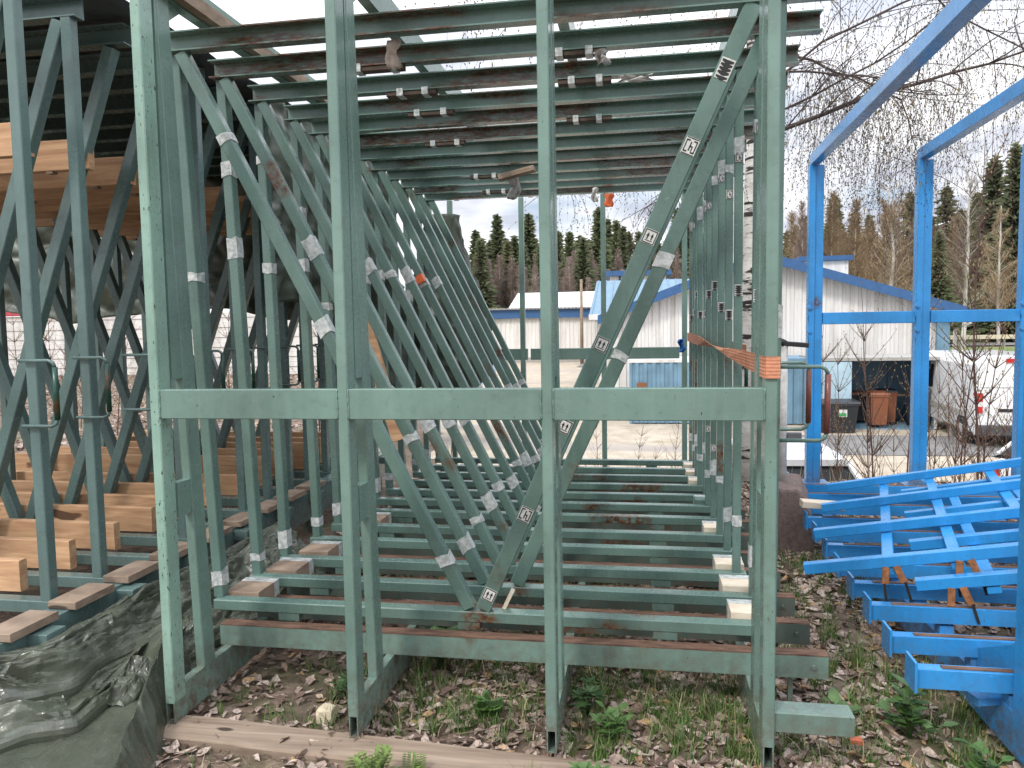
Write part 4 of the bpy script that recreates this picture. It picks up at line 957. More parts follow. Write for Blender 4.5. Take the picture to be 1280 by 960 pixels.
# ------------------------------------------------------------------ trees
def needle_mat(name, lo, hi):
    m, t, b = mat(name); p = wpos(t)
    oi = N(t, 'ShaderNodeObjectInfo')
    c = ramp(t, nz(t, p, 1.1, 5), [(.3, lo), (.7, hi)])
    c = mixc(t, rng(t, oi.outputs['Random'], 0, 1, 0, .45), c, tuple(x * .6 for x in lo) + (1,))
    t.links.new(c, b.inputs['Base Color']); b.inputs['Roughness'].default_value = .8; return m
SPRUCE = needle_mat('spruce_needles', (.050, .072, .028), (.135, .152, .066))
PINE = needle_mat('pine_needles', (.06, .07, .026), (.15, .145, .06))
TWIGM = needle_mat('bare_twigs', (.27, .20, .17), (.45, .36, .31))
TWIGG = needle_mat('golden_twigs', (.24, .165, .095), (.42, .31, .19))
BARK = simple('brown_bark', (.10, .07, .05), .95, .3, 5, .4)
BIRCHF = simple('far_birch_bark', (.50, .47, .43), .9, .2, 2)
def spruce(seed, H, Rb, m, base=.06, dens=1.0, irregular=.25):
    r = random.Random(seed); tb = MB(); tb.tube([(0, 0, -.5), (0, 0, H * .5), (0, 0, H * .98)], [H * .012, H * .008, .02], 6); cb = MB()
    z = H * base
    while z < H * .985:
        f = (z / H - base) / (1 - base); rad = Rb * (1 - f) ** .85 * (1 + r.uniform(-irregular, irregular)) + .12
        nb = max(4, int(9 * dens * (1 - f * .5)))
        a0 = r.uniform(0, 6.28)
        for k in range(nb):
            a = a0 + 6.283 * k / nb + r.uniform(-.3, .3); L = rad * r.uniform(.6, 1.12)
            droop = r.uniform(.15, .45) * (1 - f) - .25 * f; ca, sa = cos(a), sin(a)
            npc = max(2, int(L / .45))
            for q in range(npc):
                s = (q + .6) / npc; d = L * s; zz = z - droop * d + r.uniform(-.28, .28); w = (.16 + .26 * (1 - s)) * (.5 + .5 * (1 - f)) * min(1.4, H / 14)
                px, py = ca * d, sa * d; up = r.uniform(.08, .3); ln = .45 * min(1.5, H / 13)
                pts = [(px - sa * w, py + ca * w, zz - r.uniform(.05, .28)), (px + ca * ln, py + sa * ln, zz + r.uniform(-.2, .1)), (px + sa * w, py - ca * w, zz - r.uniform(.05, .28)), (px - ca * ln * .6, py - sa * ln * .6, zz + up)]
                cb.add(pts, [(0, 1, 3), (1, 2, 3)])
        z += H * .022 * r.uniform(.8, 1.25) / dens ** .5
    for k in range(3): cb.add([(-.07, 0, H * .95), (.07, 0, H * .95), (0, .0, H * 1.01)], [(0, 1, 2)])
    return tb.mesh('trunk', BARK), cb.mesh('crown', m)
def bare(seed, H, m, bark, spread=.20, n=560):
    r = random.Random(seed); tb = MB(); cb = MB()
    pts = []; x = y = 0
    for k in range(8):
        pts.append((x, y, H * k / 7 - (.5 if k == 0 else 0))); x += r.uniform(-.12, .12); y += r.uniform(-.1, .1)
    tb.tube(pts, [H * .011 * (1 - k / 8.5) + .02 for k in range(8)], 5)
    for k in range(n):
        f = .22 + .78 * r.random() ** .8; i = f * 7; i0 = min(6, int(i)); p = Vector(pts[i0]).lerp(Vector(pts[i0 + 1]), i - i0)
        a = r.uniform(0, 6.283); L = H * spread * (1.12 - f) * r.uniform(.5, 1.2) + .3
        d = Vector((cos(a), sin(a), r.uniform(.5, 1.6))).normalized(); e = p + d * L
        cb.tube([p, p + d * L * .5 + Vector((0, 0, .05)), e], [.03, .02, .008], 3, cap=False)
        for q in range(5):
            s = r.uniform(.3, 1); p2 = p + d * L * s; d2 = Vector((r.uniform(-1, 1), r.uniform(-1, 1), r.uniform(-.4, 1))).normalized(); ww = Vector((.012, .006, 0))
            e2 = p2 + d2 * L * .38; cb.add([p2 - ww, p2 + ww, e2], [(0, 1, 2)])
            for u in range(3):
                p3 = p2 + d2 * L * .38 * r.random(); e3 = p3 + Vector((r.uniform(-1, 1), r.uniform(-1, 1), r.uniform(-.8, .8))) * L * .14
                cb.add([p3 - ww * .9, p3 + ww * .9, e3], [(0, 1, 2)])
    return tb.mesh('trunk', bark), cb.mesh('crown', m)
SP = [spruce(s, 18, 3.3, SPRUCE, .05, 2.4, .4) for s in (1, 2, 3)]
SPW = [spruce(s, 18, 3.6, SPRUCE, .04, 2.2, .4) for s in (21, 22)]
PN = [spruce(s, 17, 3.0, PINE, .24, 1.5, .6) for s in (11, 12)]
BR = [bare(s, 15, TWIGM, BIRCHF) for s in (31, 32, 33)]
BRG = [bare(s, 15, TWIGG, BIRCHF, .24) for s in (41, 42)]
def tree(name, label, parts, loc, s, rz, group):
    t = thing(name, label, 'tree', loc, (0, 0, rz), group); t.scale = (s * R.uniform(.85, 1.1), s * R.uniform(.85, 1.1), s)
    link('trunk', parts[0], t); link('crown', parts[1], t); return t
def px2(px, Y, py=400):     # rough bearing of a picture column, used only to lay out the far wood
    th = radians(9.5838); u = (px - 640) / 945; return Y * (cos(th) * u - sin(th)) / (cos(th) + sin(th) * u)
# far wood behind the garages (seen between the posts) and right of it
rt = random.Random(5)
for k in range(48):
    px = 540 + k * 7.3 + rt.uniform(-6, 6); Y = rt.uniform(106, 126); x = px2(px, Y)
    if k % 5 in (1, 4): tree('pine_tree', 'olive green conifer with a loose crown in the wood behind the garages', rt.choice(PN), (x, Y, terrain(x, Y) - .3), rt.uniform(.78, 1.02), rt.uniform(0, 6), 'olive conifers in the far wood')
    else: tree('spruce_tree', 'dark pointed spruce in the wood behind the garages', rt.choice(SP), (x, Y, terrain(x, Y) - .3), rt.uniform(.82, 1.12), rt.uniform(0, 6), 'dark spruces in the far wood')
for k in range(64):
    px = 540 + k * 5.5 + rt.uniform(-6, 6); Y = rt.uniform(95, 106); x = px2(px, Y)
    tree('birch_tree', 'bare brownish birch at the edge of the far wood behind the garages', rt.choice(BR), (x, Y, terrain(x, Y) - .2), rt.uniform(.62, .9), rt.uniform(0, 6), 'bare birches along the far wood')
for k in range(13):
    px = 548 + k * 27 + rt.uniform(-8, 8); Y = rt.uniform(97, 105); x = px2(px, Y)
    tree('pine_tree' if k % 3 == 0 else 'spruce_tree', 'conifer standing out in front of the bare birches behind the garages', rt.choice(PN) if k % 3 == 0 else rt.choice(SP), (x, Y, terrain(x, Y) - .3), rt.uniform(.62, .86), rt.uniform(0, 6), 'conifers before the far birches')
for k in range(34):
    px = 975 + k * 9 + rt.uniform(-6, 6); Y = rt.uniform(74, 88); x = px2(px, Y)
    tree('birch_tree', 'bare birch with a pale stem behind the white hall', rt.choice(BRG + BR[:1]), (x, Y, terrain(x, Y) - .2), rt.uniform(.62, .95), rt.uniform(0, 6), 'bare birches behind the white hall')
for k in range(16):
    px = 980 + k * 15 + rt.uniform(-6, 6); Y = rt.uniform(92, 106); x = px2(px, Y)
    tree('pine_tree', 'olive conifer rising among bare birches behind the hall', rt.choice(PN), (x, Y, terrain(x, Y) - .3), rt.uniform(.72, 1.0), rt.uniform(0, 6), 'olive conifers behind the hall')
for px, Y, s, lab in ((1170, 66, .52, 'single small dark cone shaped spruce between two blue posts'), (1262, 72, .95, 'broad dark spruce at the right edge'), (1236, 80, .98, 'dark spruce left of the broad one at the right edge'),
                      (1290, 76, 1.02, 'dark spruce cut by the right picture edge'), (1216, 92, .9, 'narrow dark spruce farther back near the right edge'), (1040, 96, .95, 'tall ragged spruce behind the first blue post'), (1196, 100, .86, 'thin dark spruce top behind the small cone shaped one')):
    x = px2(px, Y); tree('spruce_tree', lab, SPW[0] if Y < 90 else SP[1], (x, Y, terrain(x, Y) - .3), s, px * .1, None)
def white_birch(seed, H):
    r = random.Random(seed); tb = MB(); cb = MB(); pts = []; x = y = 0
    for k in range(10): pts.append((x, y, H * k / 9 - (.5 if k == 0 else 0))); x += r.uniform(-.16, .16); y += r.uniform(-.12, .12)
    tb.tube(pts, [.17 * (1 - k / 11) + .02 for k in range(10)], 7)
    for k in range(58):
        i = r.uniform(1.6, 8.6); i0 = int(i); p = Vector(pts[i0]).lerp(Vector(pts[i0 + 1]), i - i0); a = r.uniform(0, 6.28); L = H * .30 * (1.15 - i / 10) * r.uniform(.6, 1.1)
        d = Vector((cos(a), sin(a), r.uniform(.5, 2.2))).normalized(); wv = Vector((r.uniform(-.1, .1), r.uniform(-.1, .1), r.uniform(-.04, .02))); pp = [p + d * L * q / 4 + wv * q * L * (.3 if q % 2 else .15) for q in range(5)]
        tb.tube(pp, [.034 * (1 - i / 12), .026, .018, .012, .005], 4, cap=False)
        for q in range(44):
            p2 = pp[0].lerp(pp[4], r.uniform(.25, 1)); e = p2 + Vector((r.uniform(-1, 1), r.uniform(-1, 1), r.uniform(-.9, .7))) * L * .34; ww = Vector((.013, .006, 0)); cb.add([p2 - ww, p2 + ww, e], [(0, 1, 2)])
            for u in range(3):
                p3 = p2.lerp(e, r.random()); e3 = p3 + Vector((r.uniform(-1, 1), r.uniform(-1, 1), r.uniform(-1.2, .4))) * L * .14; cb.add([p3 - ww, p3 + ww, e3], [(0, 1, 2)])
    return tb.mesh('trunk', BIRCHF), cb.mesh('crown', TWIGG)
for k, (px, Y, s_, lab) in enumerate(((1113, 58, .88, 'white stemmed bare birch with forking limbs behind the hall, left of the second blue post'), (1203, 56, .92, 'white stemmed leaning bare birch right of the small cone spruce'), (1247, 64, .8, 'thin white stemmed birch before the broad dark spruce'))):
    x = px2(px, Y); t = tree('birch_tree', lab, white_birch(60 + k, 13.5), (x, Y, terrain(x, Y) - .2), s_, .6 * k, None); t.rotation_euler = (0, .06 * (k == 1), k)
# thicket filling below the crowns: one mass nobody could count
tk = MB(); rk = random.Random(77)
for k in range(16000):
    px = rk.uniform(470, 1330); Y = rk.uniform(84, 112) if px > 940 else rk.uniform(100, 132); x = px2(px, Y); z0 = terrain(x, Y); h = rk.uniform(1.0, 9) * rk.uniform(.4, 1); a = rk.uniform(0, 3.14); q = rk.uniform(.03, .08)
    lean = rk.uniform(-.6, .6); tk.add([(x - q * cos(a), Y - q * sin(a), z0 - .2), (x + q * cos(a), Y + q * sin(a), z0 - .2), (x + lean, Y, z0 + h)], [(0, 1, 2)])
    if k % 3 == 0:
        for u in range(5):
            zz = z0 + h * rk.uniform(.2, 1); xx = x + rk.uniform(-.9, .9); tk.add([(xx, Y, zz), (xx + rk.uniform(.2, .6), Y + rk.uniform(-.3, .3), zz + rk.uniform(-.3, .5)), (xx + rk.uniform(-.3, .3), Y, zz + rk.uniform(.3, .8))], [(0, 1, 2)], k % 2)
stuff(tk.obj('thicket', [TWIGM, SPRUCE]), 'tangled brown undergrowth filling the far wood', 'undergrowth')

# ------------------------------------------------------------------ the birch beside the rack
def birch_bark():
    m, t, b = mat('birch_bark')
    n = nz(t, wpos(t, (3.2, 3.2, 17)), 1, 4, .6, .3)
    c = ramp(t, nz(t, wpos(t), 9, 5), [(.3, (.44, .42, .38)), (.7, (.66, .64, .60))])
    c = mixc(t, rng(t, n, .56, .60), c, (.022, .018, .016, 1))
    c = mixc(t, rng(t, nz(t, wpos(t, (12, 12, 60)), 1, 3), .62, .66, 0, .7), c, (.12, .08, .06, 1))
    t.links.new(c, b.inputs['Base Color']); b.inputs['Roughness'].default_value = .8; bump(t, b, n, .5, .02); return m
BB = birch_bark(); TW = simple('dark_birch_twig', (.072, .052, .044), .8, .3, 4)
CATK = simple('yellow_green_catkin', (.26, .21, .10), .8, .3, 8)
bt = thing('birch_tree', 'tall white birch with black marks beyond the fourth post, twigs hanging over blue rails', 'tree', (1.07, 7.95, -.1))
rb = random.Random(4)
tpts = [(.0, 0, -.3), (.02, 0, .8), (.06, 0, 1.8), (.07, .02, 3), (.08, .05, 4.4), (.10, .1, 6), (.05, .2, 8.0)]
b = MB(); b.tube(tpts, [.18, .135, .118, .108, .10, .09, .05], 16); b.obj('trunk', BB, bt)
limbs = MB(); twigs = MB(); cats = MB()
def grow(p, d, L, r0, n=7, wob=.12, sag=-.04):
    pts = [Vector(p)]; d = Vector(d).normalized()
    for k in range(n):
        d = (d + Vector((rb.uniform(-wob, wob), rb.uniform(-wob, wob), rb.uniform(-wob, wob) + sag))).normalized(); pts.append(pts[-1] + d * L / n)
    limbs.tube(pts, [r0 * (1 - .85 * k / n) + .002 for k in range(n + 1)], 6); return pts
def hang(p, L, r=.0017):
    n = max(4, int(L / .09)); q = Vector(p); pts = [q.copy()]; d = Vector((rb.uniform(-.9, .9), rb.uniform(-.9, .9), rb.uniform(-.7, .25))).normalized()
    for k in range(n):
        d = (d + Vector((rb.uniform(-.24, .24), rb.uniform(-.24, .24), -.42))).normalized(); q = q + d * L / n; pts.append(q.copy())
        if rb.random() < .9:
            e = Vector((rb.uniform(-1, 1), rb.uniform(-1, 1), rb.uniform(-.2, .4))) * .014; s = .0062
            cats.add([q + e + Vector((0, 0, .010)), q + e + Vector((s, 0, 0)), q + e + Vector((0, s, -.009)), q + e + Vector((-s, -s, 0))], [(0, 1, 2), (0, 2, 3), (0, 3, 1), (1, 3, 2)], 1)
        if rb.random() < .13:
            e = Vector((rb.uniform(-.012, .012), rb.uniform(-.012, .012), 0)); h = rb.uniform(.025, .05)
            cats.tube([q + e, q + e - Vector((0, 0, h * .5)), q + e - Vector((0, 0, h))], [.0026, .0056, .0026], 4, 0)
        if k > 1 and k < n - 2 and rb.random() < .30:
            d2 = Vector((rb.uniform(-1, 1), rb.uniform(-1, 1), rb.uniform(-.4, .6))).normalized(); p2 = q.copy(); pp = [p2.copy()]; L2 = L * rb.uniform(.15, .4)
            for u in range(4):
                d2 = (d2 + Vector((0, 0, -.5))).normalized(); p2 = p2 + d2 * L2 / 4; pp.append(p2.copy())
                s = .006; cats.add([p2 + Vector((0, 0, .009)), p2 + Vector((s, 0, 0)), p2 + Vector((0, s, -.008)), p2 + Vector((-s, -s, 0))], [(0, 1, 2), (0, 2, 3), (0, 3, 1), (1, 3, 2)], 1)
            twigs.tube(pp, [r * .75, r * .7, r * .65, r * .55, r * .4], 3, cap=False)
    twigs.tube(pts, [r * (1.25 - .8 * k / n) for k in range(n + 1)], 3, cap=False)
def branch(z, d, L, r0, nh, sag=-.03, droop=(.5, 1.4)):
    i = max(j for j in range(len(tpts) - 1) if tpts[j][2] <= z); f = (z - tpts[i][2]) / (tpts[i + 1][2] - tpts[i][2])
    p = Vector(tpts[i]).lerp(Vector(tpts[i + 1]), f)
    main = grow(p, d, L, r0, 10, .24, sag)
    for k in range(1, 11):
        for s in range(2):
            dd = (main[k] - main[k - 1]).normalized() + Vector((rb.uniform(-.9, .9), rb.uniform(-.9, .9), rb.uniform(-.2, .7)))
            sub = grow(main[k], dd, L * rb.uniform(.16, .38), r0 * .24, 6, .2, -.06)
            for q in sub[1:]:
                for u in range(nh):
                    if rb.random() < .21: hang(q, rb.uniform(*droop))
        if rb.random() < .8: hang(main[k], rb.uniform(*droop))
branch(3.55, (1, .25, .30), 3.0, .024, 3, .0, (.5, 1.3))
branch(3.75, (1, .55, .12), 3.2, .012, 2, -.01, (.6, 1.4))
branch(4.0, (.9, .1, .30), 3.6, .012, 3, -.03, (.7, 1.6))
branch(4.3, (1, .45, .30), 4.2, .014, 3, -.04, (.8, 1.9))
branch(4.9, (-.1, -1, .30), 3.0, .012, 2, -.05, (.6, 1.4))
branch(4.6, (-.9, -.5, .35), 3.2, .012, 2, -.05, (.6, 1.3))
branch(3.9, (-1, .7, .45), 2.4, .010, 2, -.05, (.6, 1.4))
branch(5.2, (1, .1, .10), 4.2, .012, 3, -.06, (.9, 1.9))
branch(4.15, (1, .1, .1), 1.5, .012, 3, -.05, (.6, 1.6))
branch(3.2, (-.6, .9, .2), 1.4, .012, 2, -.05, (.4, .9))
limbs.obj('limbs', BARK and TW, bt); stuff(twigs.obj('twigs', TW, bt)); stuff(cats.obj('buds', [CATK, TW], bt))
print('birch faces', len(twigs.f), len(cats.f))

# ------------------------------------------------------------------ saplings, dry stems, plants, grass, leaves
REDTW = simple('reddish_twig', (.12, .065, .05), .8, .3, 5); STRAW = simple('dry_straw', (.42, .34, .20), .9, .25, 6)
def sapling(seed, H, forks=9, m=REDTW):
    r = random.Random(seed); tb = MB(); p = Vector((0, 0, -.15)); d = Vector((r.uniform(-.1, .1), r.uniform(-.1, .1), 1)); pts = [p.copy()]
    for k in range(9): d = (d + Vector((r.uniform(-.08, .08), r.uniform(-.08, .08), .05))).normalized(); p = p + d * H / 8; pts.append(p.copy())
    tb.tube(pts, [.010 * (1 - .8 * k / 9) for k in range(10)], 5); cb = MB()
    for k in range(forks * 3):
        i = r.randint(2, 8); q = pts[i].copy(); a = r.uniform(0, 6.28); d = Vector((cos(a), sin(a), r.uniform(.6, 1.5))).normalized(); L = H * r.uniform(.12, .36) * (1.2 - i / 11); pp = [q.copy()]
        for u in range(5):
            d = (d + Vector((r.uniform(-.16, .16), r.uniform(-.16, .16), .06))).normalized(); q = q + d * L / 5; pp.append(q.copy())
            e = q + Vector((r.uniform(-.01, .01), r.uniform(-.01, .01), .006)); s = .0055
            cb.add([e + Vector((0, 0, .012)), e + Vector((s, 0, 0)), e + Vector((-s, s, 0)), e + Vector((-s, -s, -.004))], [(0, 1, 2), (0, 2, 3), (0, 3, 1), (1, 3, 2)], 1)
        cb.tube(pp, [.0042, .0036, .003, .0026, .002, .0012], 3, 0, cap=False)
    return tb.mesh('stem', m), cb.mesh('twigs', [m, CATK])
SPL = [sapling(s, 1.9) for s in (1, 2, 3, 4)]
def plant_sap(x, y, s, lab, grp, k):
    t = thing('sapling', lab, 'sapling', (x, y, terrain(x, y)), (0, 0, k * 1.3), grp); t.scale = (s * 1.12, s * 1.12, s * 1.38) if y < 12 and x > 1 else (s, s, s)
    a, c = SPL[k % 4]; link('stem', a, t); link('twigs', c, t)
for k, (px, s) in enumerate(((1030, .75), (1052, .95), (1078, .7), (1098, 1.0), (1122, .75), (1136, .9), (1165, .8), (1188, 1.05), (1205, .85), (1217, 1.25), (1229, 1.35), (1243, .95), (1258, .9), (1272, 1.0), (1112, .65), (1200, .9), (1043, .6), (1064, .8), (1088, .85), (1105, .75), (1150, .7), (1176, .85), (1195, .75), (1250, .8))):
    Y = 8.35 + .32 * ((k * 7) % 5); plant_sap(px2(px, Y), Y, s, 'thin bare reddish sapling with small buds on the bank behind the blue rack', 'bare saplings behind the blue rack', k)
for k, (x, y, s) in enumerate(((8.1, 21.6, 1.1), (8.5, 21.9, 1.2), (8.9, 21.7, 1.0), (9.1, 22.1, 1.1), (8.3, 22.2, 1.15), (4.9, 22.9, .7), (9.3, 21.3, .9))):
    plant_sap(x, y, s, 'bare straw coloured shrub beside the bin shed', 'bare shrubs beside the bin shed', k)
for k, (px, s) in enumerate(((560, .7), (705, .55), (722, .6), (745, .5), (790, .55), (815, .6), (838, .5), (875, .8), (880, .6))):
    Y = 8.3 + .25 * (k % 3); plant_sap(px2(px, Y), Y, s, 'thin bare sapling on the bank just behind the green rack', 'bare saplings behind the green rack', k + 1)
for k, px in enumerate((22, 45, 75, 95, 118, 140, 160, 178, 60, 280, 305, 335, 395, 425)):
    Y = 9.2 + .7 * (k % 4); plant_sap(px2(px, Y), Y, 1.0, 'bare straw coloured bush behind the left stack', 'bare bushes behind the left stack', k)
# dry standing grass along the bank
dg = MB(); rg = random.Random(8)
for k in range(2600):
    px = rg.uniform(520, 1290); Y = rg.uniform(7.9, 10.2); x = px2(px, Y); z = terrain(x, Y); h = rg.uniform(.08, .42) * rg.uniform(.4, 1); a = rg.uniform(0, 6.28)
    dx, dy = rg.uniform(-.15, .15) * h * 2, rg.uniform(-.15, .15) * h * 2; q = .003
    dg.add([(x - q * cos(a), Y - q * sin(a), z), (x + q * cos(a), Y + q * sin(a), z), (x + dx, Y + dy, z + h)], [(0, 1, 2)], 0)
stuff(dg.obj('dry_grass', STRAW), 'dry straw coloured grass along the bank behind the racks', 'grass')
# fallen leaves
def attr_leaf():
    m, t, b = mat('fallen_leaves'); a = N(t, 'ShaderNodeAttribute', attribute_name='shade')
    c = ramp(t, a.outputs['Fac'], [(0, (.06, .035, .022)), (.3, (.18, .12, .09)), (.6, (.36, .275, .225)), (.85, (.54, .45, .39)), (1, (.40, .25, .12))])
    c = mixc(t, rng(t, nz(t, wpos(t), 75, 5), .42, .68, 0, .7), c, (.10, .068, .05, 1))
    t.links.new(c, b.inputs['Base Color']); b.inputs['Roughness'].default_value = .75; return m
LEAFM = attr_leaf()
lv = []; lf = []; sh = []; rl = random.Random(21)
def leaf(x, y, z, s, shade, flat=.26):
    a = rl.uniform(0, 6.28); rot = Euler((rl.gauss(0, flat), rl.gauss(0, flat), a)).to_matrix(); o = len(lv); cu = rl.uniform(-.35, .6) * s; w = rl.uniform(.6, 1.0)
    j = lambda: rl.uniform(.75, 1.25)
    pr = [(-1, 0, cu * rl.uniform(-.4, .8)), (-.5 * j(), -.66 * w * j(), cu * j()), (.15 * j(), -.60 * w * j(), cu * rl.uniform(.1, 1.5)), (1.1 * j(), .12 * j() - .12, cu * rl.uniform(-.3, 1.2)), (.2 * j(), .56 * w * j(), cu * rl.uniform(.1, 1.5)), (-.5 * j(), .64 * w * j(), cu * j()), (-.1 * j(), 0, -.06 * s)]
    for p in pr: lv.append(Vector((x, y, z + .012)) + rot @ Vector((p[0] * s, p[1] * s, p[2])))
    for q in range(6): lf.append((o + q, o + (q + 1) % 6, o + 6)); sh.append(shade)
def dens(x, y): return .62 + .7 * noise.noise((x * 1.1, y * 1.1, 5)) + .35 * noise.noise((x * 3, y * 3, 9))
cnt = 0
while cnt < 42000:
    y = 1.7 + 6.6 * rl.random() ** 1.25; x = rl.uniform(-2.4, 4.2)
    right = x > .45
    d = dens(x, y) * (1.0 if right else (.95 if y < 2.75 else (.75 if x > -.9 else .5)))
    if rl.random() > d: continue
    sc_ = rl.choice((.010, .014, .019, .024, .029, .035)) * rl.uniform(.8, 1.2) * (1.0 if y < 4 else 1.15)
    leaf(x, y, terrain(x, y), sc_, min(1, max(0, rl.gauss(.62 if right else (.58 if y < 2.75 or x > -.9 else .46), .25)))); cnt += 1
for k in range(5000):
    px = rl.uniform(-20, 440); Y = rl.uniform(7.2, 26); x = px2(px, Y); leaf(x, Y, terrain(x, Y) + .01, rl.uniform(.03, .07), rl.uniform(.4, 1))
for x0, y0 in [(x, 2.66) for x in PX] + [(x, 3.0) for x in PX] + [(1.35, 2.8), (1.0, 5.4), (-1.2, 2.58), (-.6, 2.58), (.1, 2.56)]:
    for k in range(34): leaf(x0 + rl.gauss(0, .09), y0 + rl.gauss(-.03, .07), terrain(x0, y0) + rl.uniform(0, .022), rl.uniform(.012, .03), min(1, max(0, rl.gauss(.55, .25))), .5)
me = bpy.data.meshes.new('fallen_leaves'); me.from_pydata([tuple(v) for v in lv], [], lf); me.materials.append(LEAFM)
at = me.attributes.new('shade', 'FLOAT', 'FACE'); at.data.foreach_set('value', sh)
stuff(link('fallen_leaves', me), 'carpet of pale brown fallen birch leaves on the ground', 'leaves')
# sticks
sk = MB()
for k in range(420):
    y = 1.8 + 4.5 * rl.random(); x = rl.uniform(-2.0, 3.2); a = rl.uniform(0, 3.14); L = rl.uniform(.04, .22); z = terrain(x, y) + .018
    sk.tube([(x, y, z), (x + cos(a) * L * .5, y + sin(a) * L * .5, z + rl.uniform(0, .02)), (x + cos(a + .2) * L, y + sin(a + .2) * L, z + rl.uniform(-.005, .015))], [.0032, .0026, .0015], 4)
stuff(sk.obj('fallen_twigs', [simple('grey_twig', (.17, .12, .09), .9, .3, 9)]), 'small fallen twigs scattered over the leaves', 'twigs')
# grass
def grass_mat():
    m, t, b = mat('grass_blades'); c = ramp(t, nz(t, wpos(t), 9, 4), [(.3, (.04, .085, .016)), (.58, (.09, .16, .03)), (.85, (.17, .19, .07))])
    t.links.new(c, b.inputs['Base Color']); b.inputs['Roughness'].default_value = .6; return m
GB = grass_mat(); gg = MB(); rg = random.Random(15)
def blade(x, y, z, h, a, lean, w, mi=0):
    ca, sa = cos(a), sin(a); pts = []
    for q in range(4):
        f = q / 3; dx = lean * f * f; ww = w * (1 - f * .92); pts += [(x + ca * dx - sa * ww, y + sa * dx + ca * ww, z + h * (f - .25 * f * f * abs(lean) / max(h, .01))), (x + ca * dx + sa * ww, y + sa * dx - ca * ww, z + h * (f - .25 * f * f * abs(lean) / max(h, .01)))]
    gg.add(pts, [(0, 1, 3, 2), (2, 3, 5, 4), (4, 5, 7, 6)], mi, True)
def tuft(x, y, n, h, sp):
    z = terrain(x, y)
    for k in range(n):
        a = rg.uniform(0, 6.28); r0 = sp * rg.random(); hh = h * rg.uniform(.4, 1.1)
        blade(x + cos(a) * r0, y + sin(a) * r0, z, hh, rg.uniform(0, 6.28), hh * rg.uniform(.15, .9), rg.uniform(.0016, .0032), 1 if rg.random() < .10 else 0)
made = 0
while made < 1150:
    y = 2.25 + 4.2 * rg.random() ** 1.1; x = rg.uniform(-1.75, 3.2)
    if y < 2.75 and x < .9: continue
    if rg.random() > (.75 if -.35 < x < 1.3 and y < 3.7 else .38) + 1.2 * noise.noise((x * 1.4, y * 1.4, 21)): continue
    if x < -1.2 and rg.random() < .6: continue
    tuft(x, y, rg.randint(9, 26), rg.uniform(.05, .13), rg.uniform(.02, .09)); made += 1
for _ in range(110): tuft(rg.uniform(-.28, .42), rg.uniform(2.68, 3.5), rg.randint(12, 26), rg.uniform(.05, .11), rg.uniform(.02, .07))
for _ in range(60): tuft(rg.uniform(-1.0, -.4), rg.uniform(2.75, 3.3), rg.randint(10, 20), rg.uniform(.04, .09), rg.uniform(.02, .06))
for _ in range(90): tuft(rg.uniform(.5, 1.3), rg.uniform(2.1, 3.1), rg.randint(10, 24), rg.uniform(.04, .11), rg.uniform(.02, .07))
for x, y, n, h in ((.98, 3.6, 70, .22), (.93, 3.9, 50, .2), (.75, 2.42, 40, .1), (1.0, 2.6, 40, .09), (-1.3, 3.0, 50, .13), (-1.22, 3.1, 40, .14), (-1.05, 2.35, 20, .09), (.2, 3.2, 50, .12), (.05, 3.1, 50, .12), (-.2, 3.3, 50, .13), (.35, 2.95, 40, .1), (1.15, 5.0, 50, .15), (.9, 2.2, 50, .12), (1.15, 2.3, 60, .16), (.7, 2.15, 40, .1), (-.4, 2.5, 14, .12), (-1.6, 2.4, 14, .1), (-1.24, 2.78, 30, .1)):
    tuft(x, y, n, h, .07)
stuff(gg.obj('grass', [GB, STRAW]), 'green and straw grass tufts among the fallen leaves', 'grass')
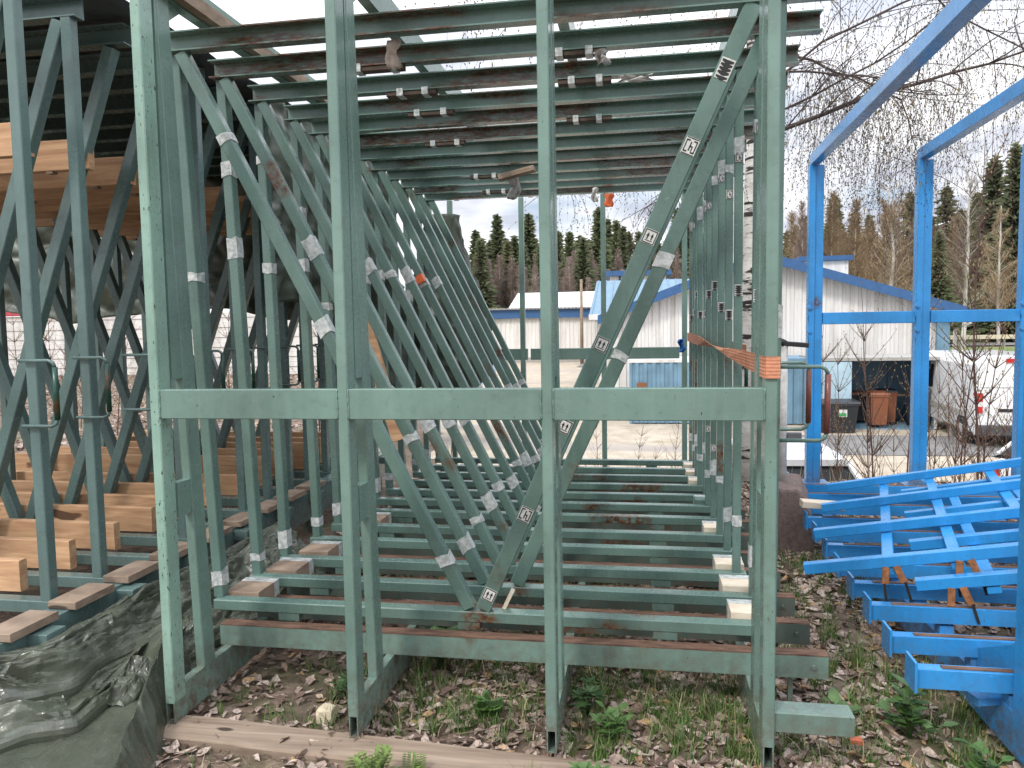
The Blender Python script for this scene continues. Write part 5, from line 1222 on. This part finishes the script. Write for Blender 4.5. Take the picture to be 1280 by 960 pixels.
# leafy plants
LG = simple('fresh_green_leaf', (.062, .125, .03), .5, .4, 22); LG2 = simple('yellow_green_leaf', (.125, .185, .045), .5, .35, 22); LG3 = simple('deep_green_leaf', (.042, .085, .028), .5, .4, 22)
def leafshape(b, p, d, L, w, up=.25, mi=0):
    p = Vector(p); d = Vector(d).normalized(); s = d.cross(Vector((0, 0, 1))).normalized(); n = s.cross(d)
    c = [p, p + d * L * .35 + s * w + n * L * up * .4, p + d * L * .75 + s * w * .7 + n * L * up * .3, p + d * L, p + d * L * .75 - s * w * .7 + n * L * up * .3, p + d * L * .35 - s * w + n * L * up * .4, p + d * L * .5 + n * L * up * .12]
    b.add(c, [(0, 1, 6), (1, 2, 6), (2, 3, 6), (3, 4, 6), (4, 5, 6), (5, 0, 6)], mi, True)
def palm_plant(label, x, y, n, h, L, m, seed, mode='palm'):
    r = random.Random(seed); t = thing('leafy_plant', label, 'plant', (x, y, terrain(x, y))); st = MB(); lb_ = MB()
    for k in range(n):
        a = r.uniform(0, 6.28); hh = h * r.uniform(.5, 1); rr = h * r.uniform(.1, .6); top = Vector((cos(a) * rr, sin(a) * rr, hh))
        st.tube([(0, 0, 0), tuple(top * .55 + Vector((0, 0, hh * .12))), tuple(top)], [.003, .0025, .002], 5)
        if mode == 'palm':
            m_ = r.randint(6, 8)
            for q in range(m_):
                aa = 6.283 * q / m_ + a; leafshape(lb_, top, (cos(aa), sin(aa), r.uniform(.05, .5)), L * r.uniform(.8, 1.1), L * .19, .2)
        elif mode == 'fern':
            for q in range(9):
                f = .3 + .7 * q / 8; p = top * f
                for s in (-1, 1):
                    for u in range(3):
                        aa = a + s * (1.1 + .3 * u); leafshape(lb_, p + Vector((cos(aa), sin(aa), 0)) * L * .35 * u, (cos(aa + .5 * (u - 1)), sin(aa + .5 * (u - 1)), .2), L * .5, L * .14, .2)
        else:
            for q in range(4):
                p = top * (.45 + .18 * q); aa = a + q * 2.4; leafshape(lb_, p, (cos(aa), sin(aa), r.uniform(.1, .7)), L * r.uniform(.7, 1.1), L * .28, .2)
    st.obj('stems', m, t); lb_.obj('leaves', m, t); return t
palm_plant('lupin plant with finger shaped leaves before the timber at the third post', -.18, 2.40, 9, .12, .055, LG, 1)
palm_plant('bright yellow green ferny plant in front of the timber by the second post', -.93, 2.38, 8, .15, .05, LG2, 2, 'fern')
palm_plant('small ferny plant right of the bright one by the second post', -.80, 2.47, 4, .09, .04, LG2, 22, 'fern')
palm_plant('broad leaved green plant behind the second post under the frames', -.93, 3.35, 14, .2, .075, LG3, 3, 'broad')
palm_plant('low lupin right behind the third post', -.22, 3.02, 9, .12, .05, LG3, 4)
palm_plant('broad leaved plant beside the lupin under the third post', -.12, 2.85, 10, .12, .06, LG, 5, 'broad')
palm_plant('leafy plant among grass between the second and third posts', -.62, 2.95, 8, .10, .05, LG, 6, 'fern')
palm_plant('leafy green plant on the soil left of the second post', -1.26, 3.02, 9, .12, .06, LG3, 7, 'broad')
palm_plant('tall leafy plant between the green arm and the blue beams', 1.02, 3.02, 14, .2, .07, LG, 8, 'broad')
palm_plant('lower leafy plant right of the green side arm', 1.18, 2.75, 10, .14, .06, LG, 9, 'broad')
palm_plant('small plant at the lower left corner beside the tarpaulin', -1.55, 2.28, 6, .07, .035, LG2, 10, 'broad')
palm_plant('single broad green leaf plant at the end of the floor beams', .80, 3.12, 3, .08, .09, LG, 12, 'broad')
palm_plant('leafy plant near the bottom edge below the green arm', .62, 2.25, 9, .08, .05, LG, 13, 'fern')
palm_plant('weedy plant at the lower right foot of the blue rack', 1.12, 2.5, 10, .13, .05, LG3, 14, 'fern')
rock('brick_fragment', (.80, 2.93, .02), (.035, .025, .02), 5, simple('brick_red', (.5, .13, .07), .9, .2, 30), 'small red brick fragment on the leaves beside the floor beam end', 'fragment', .2, 2)
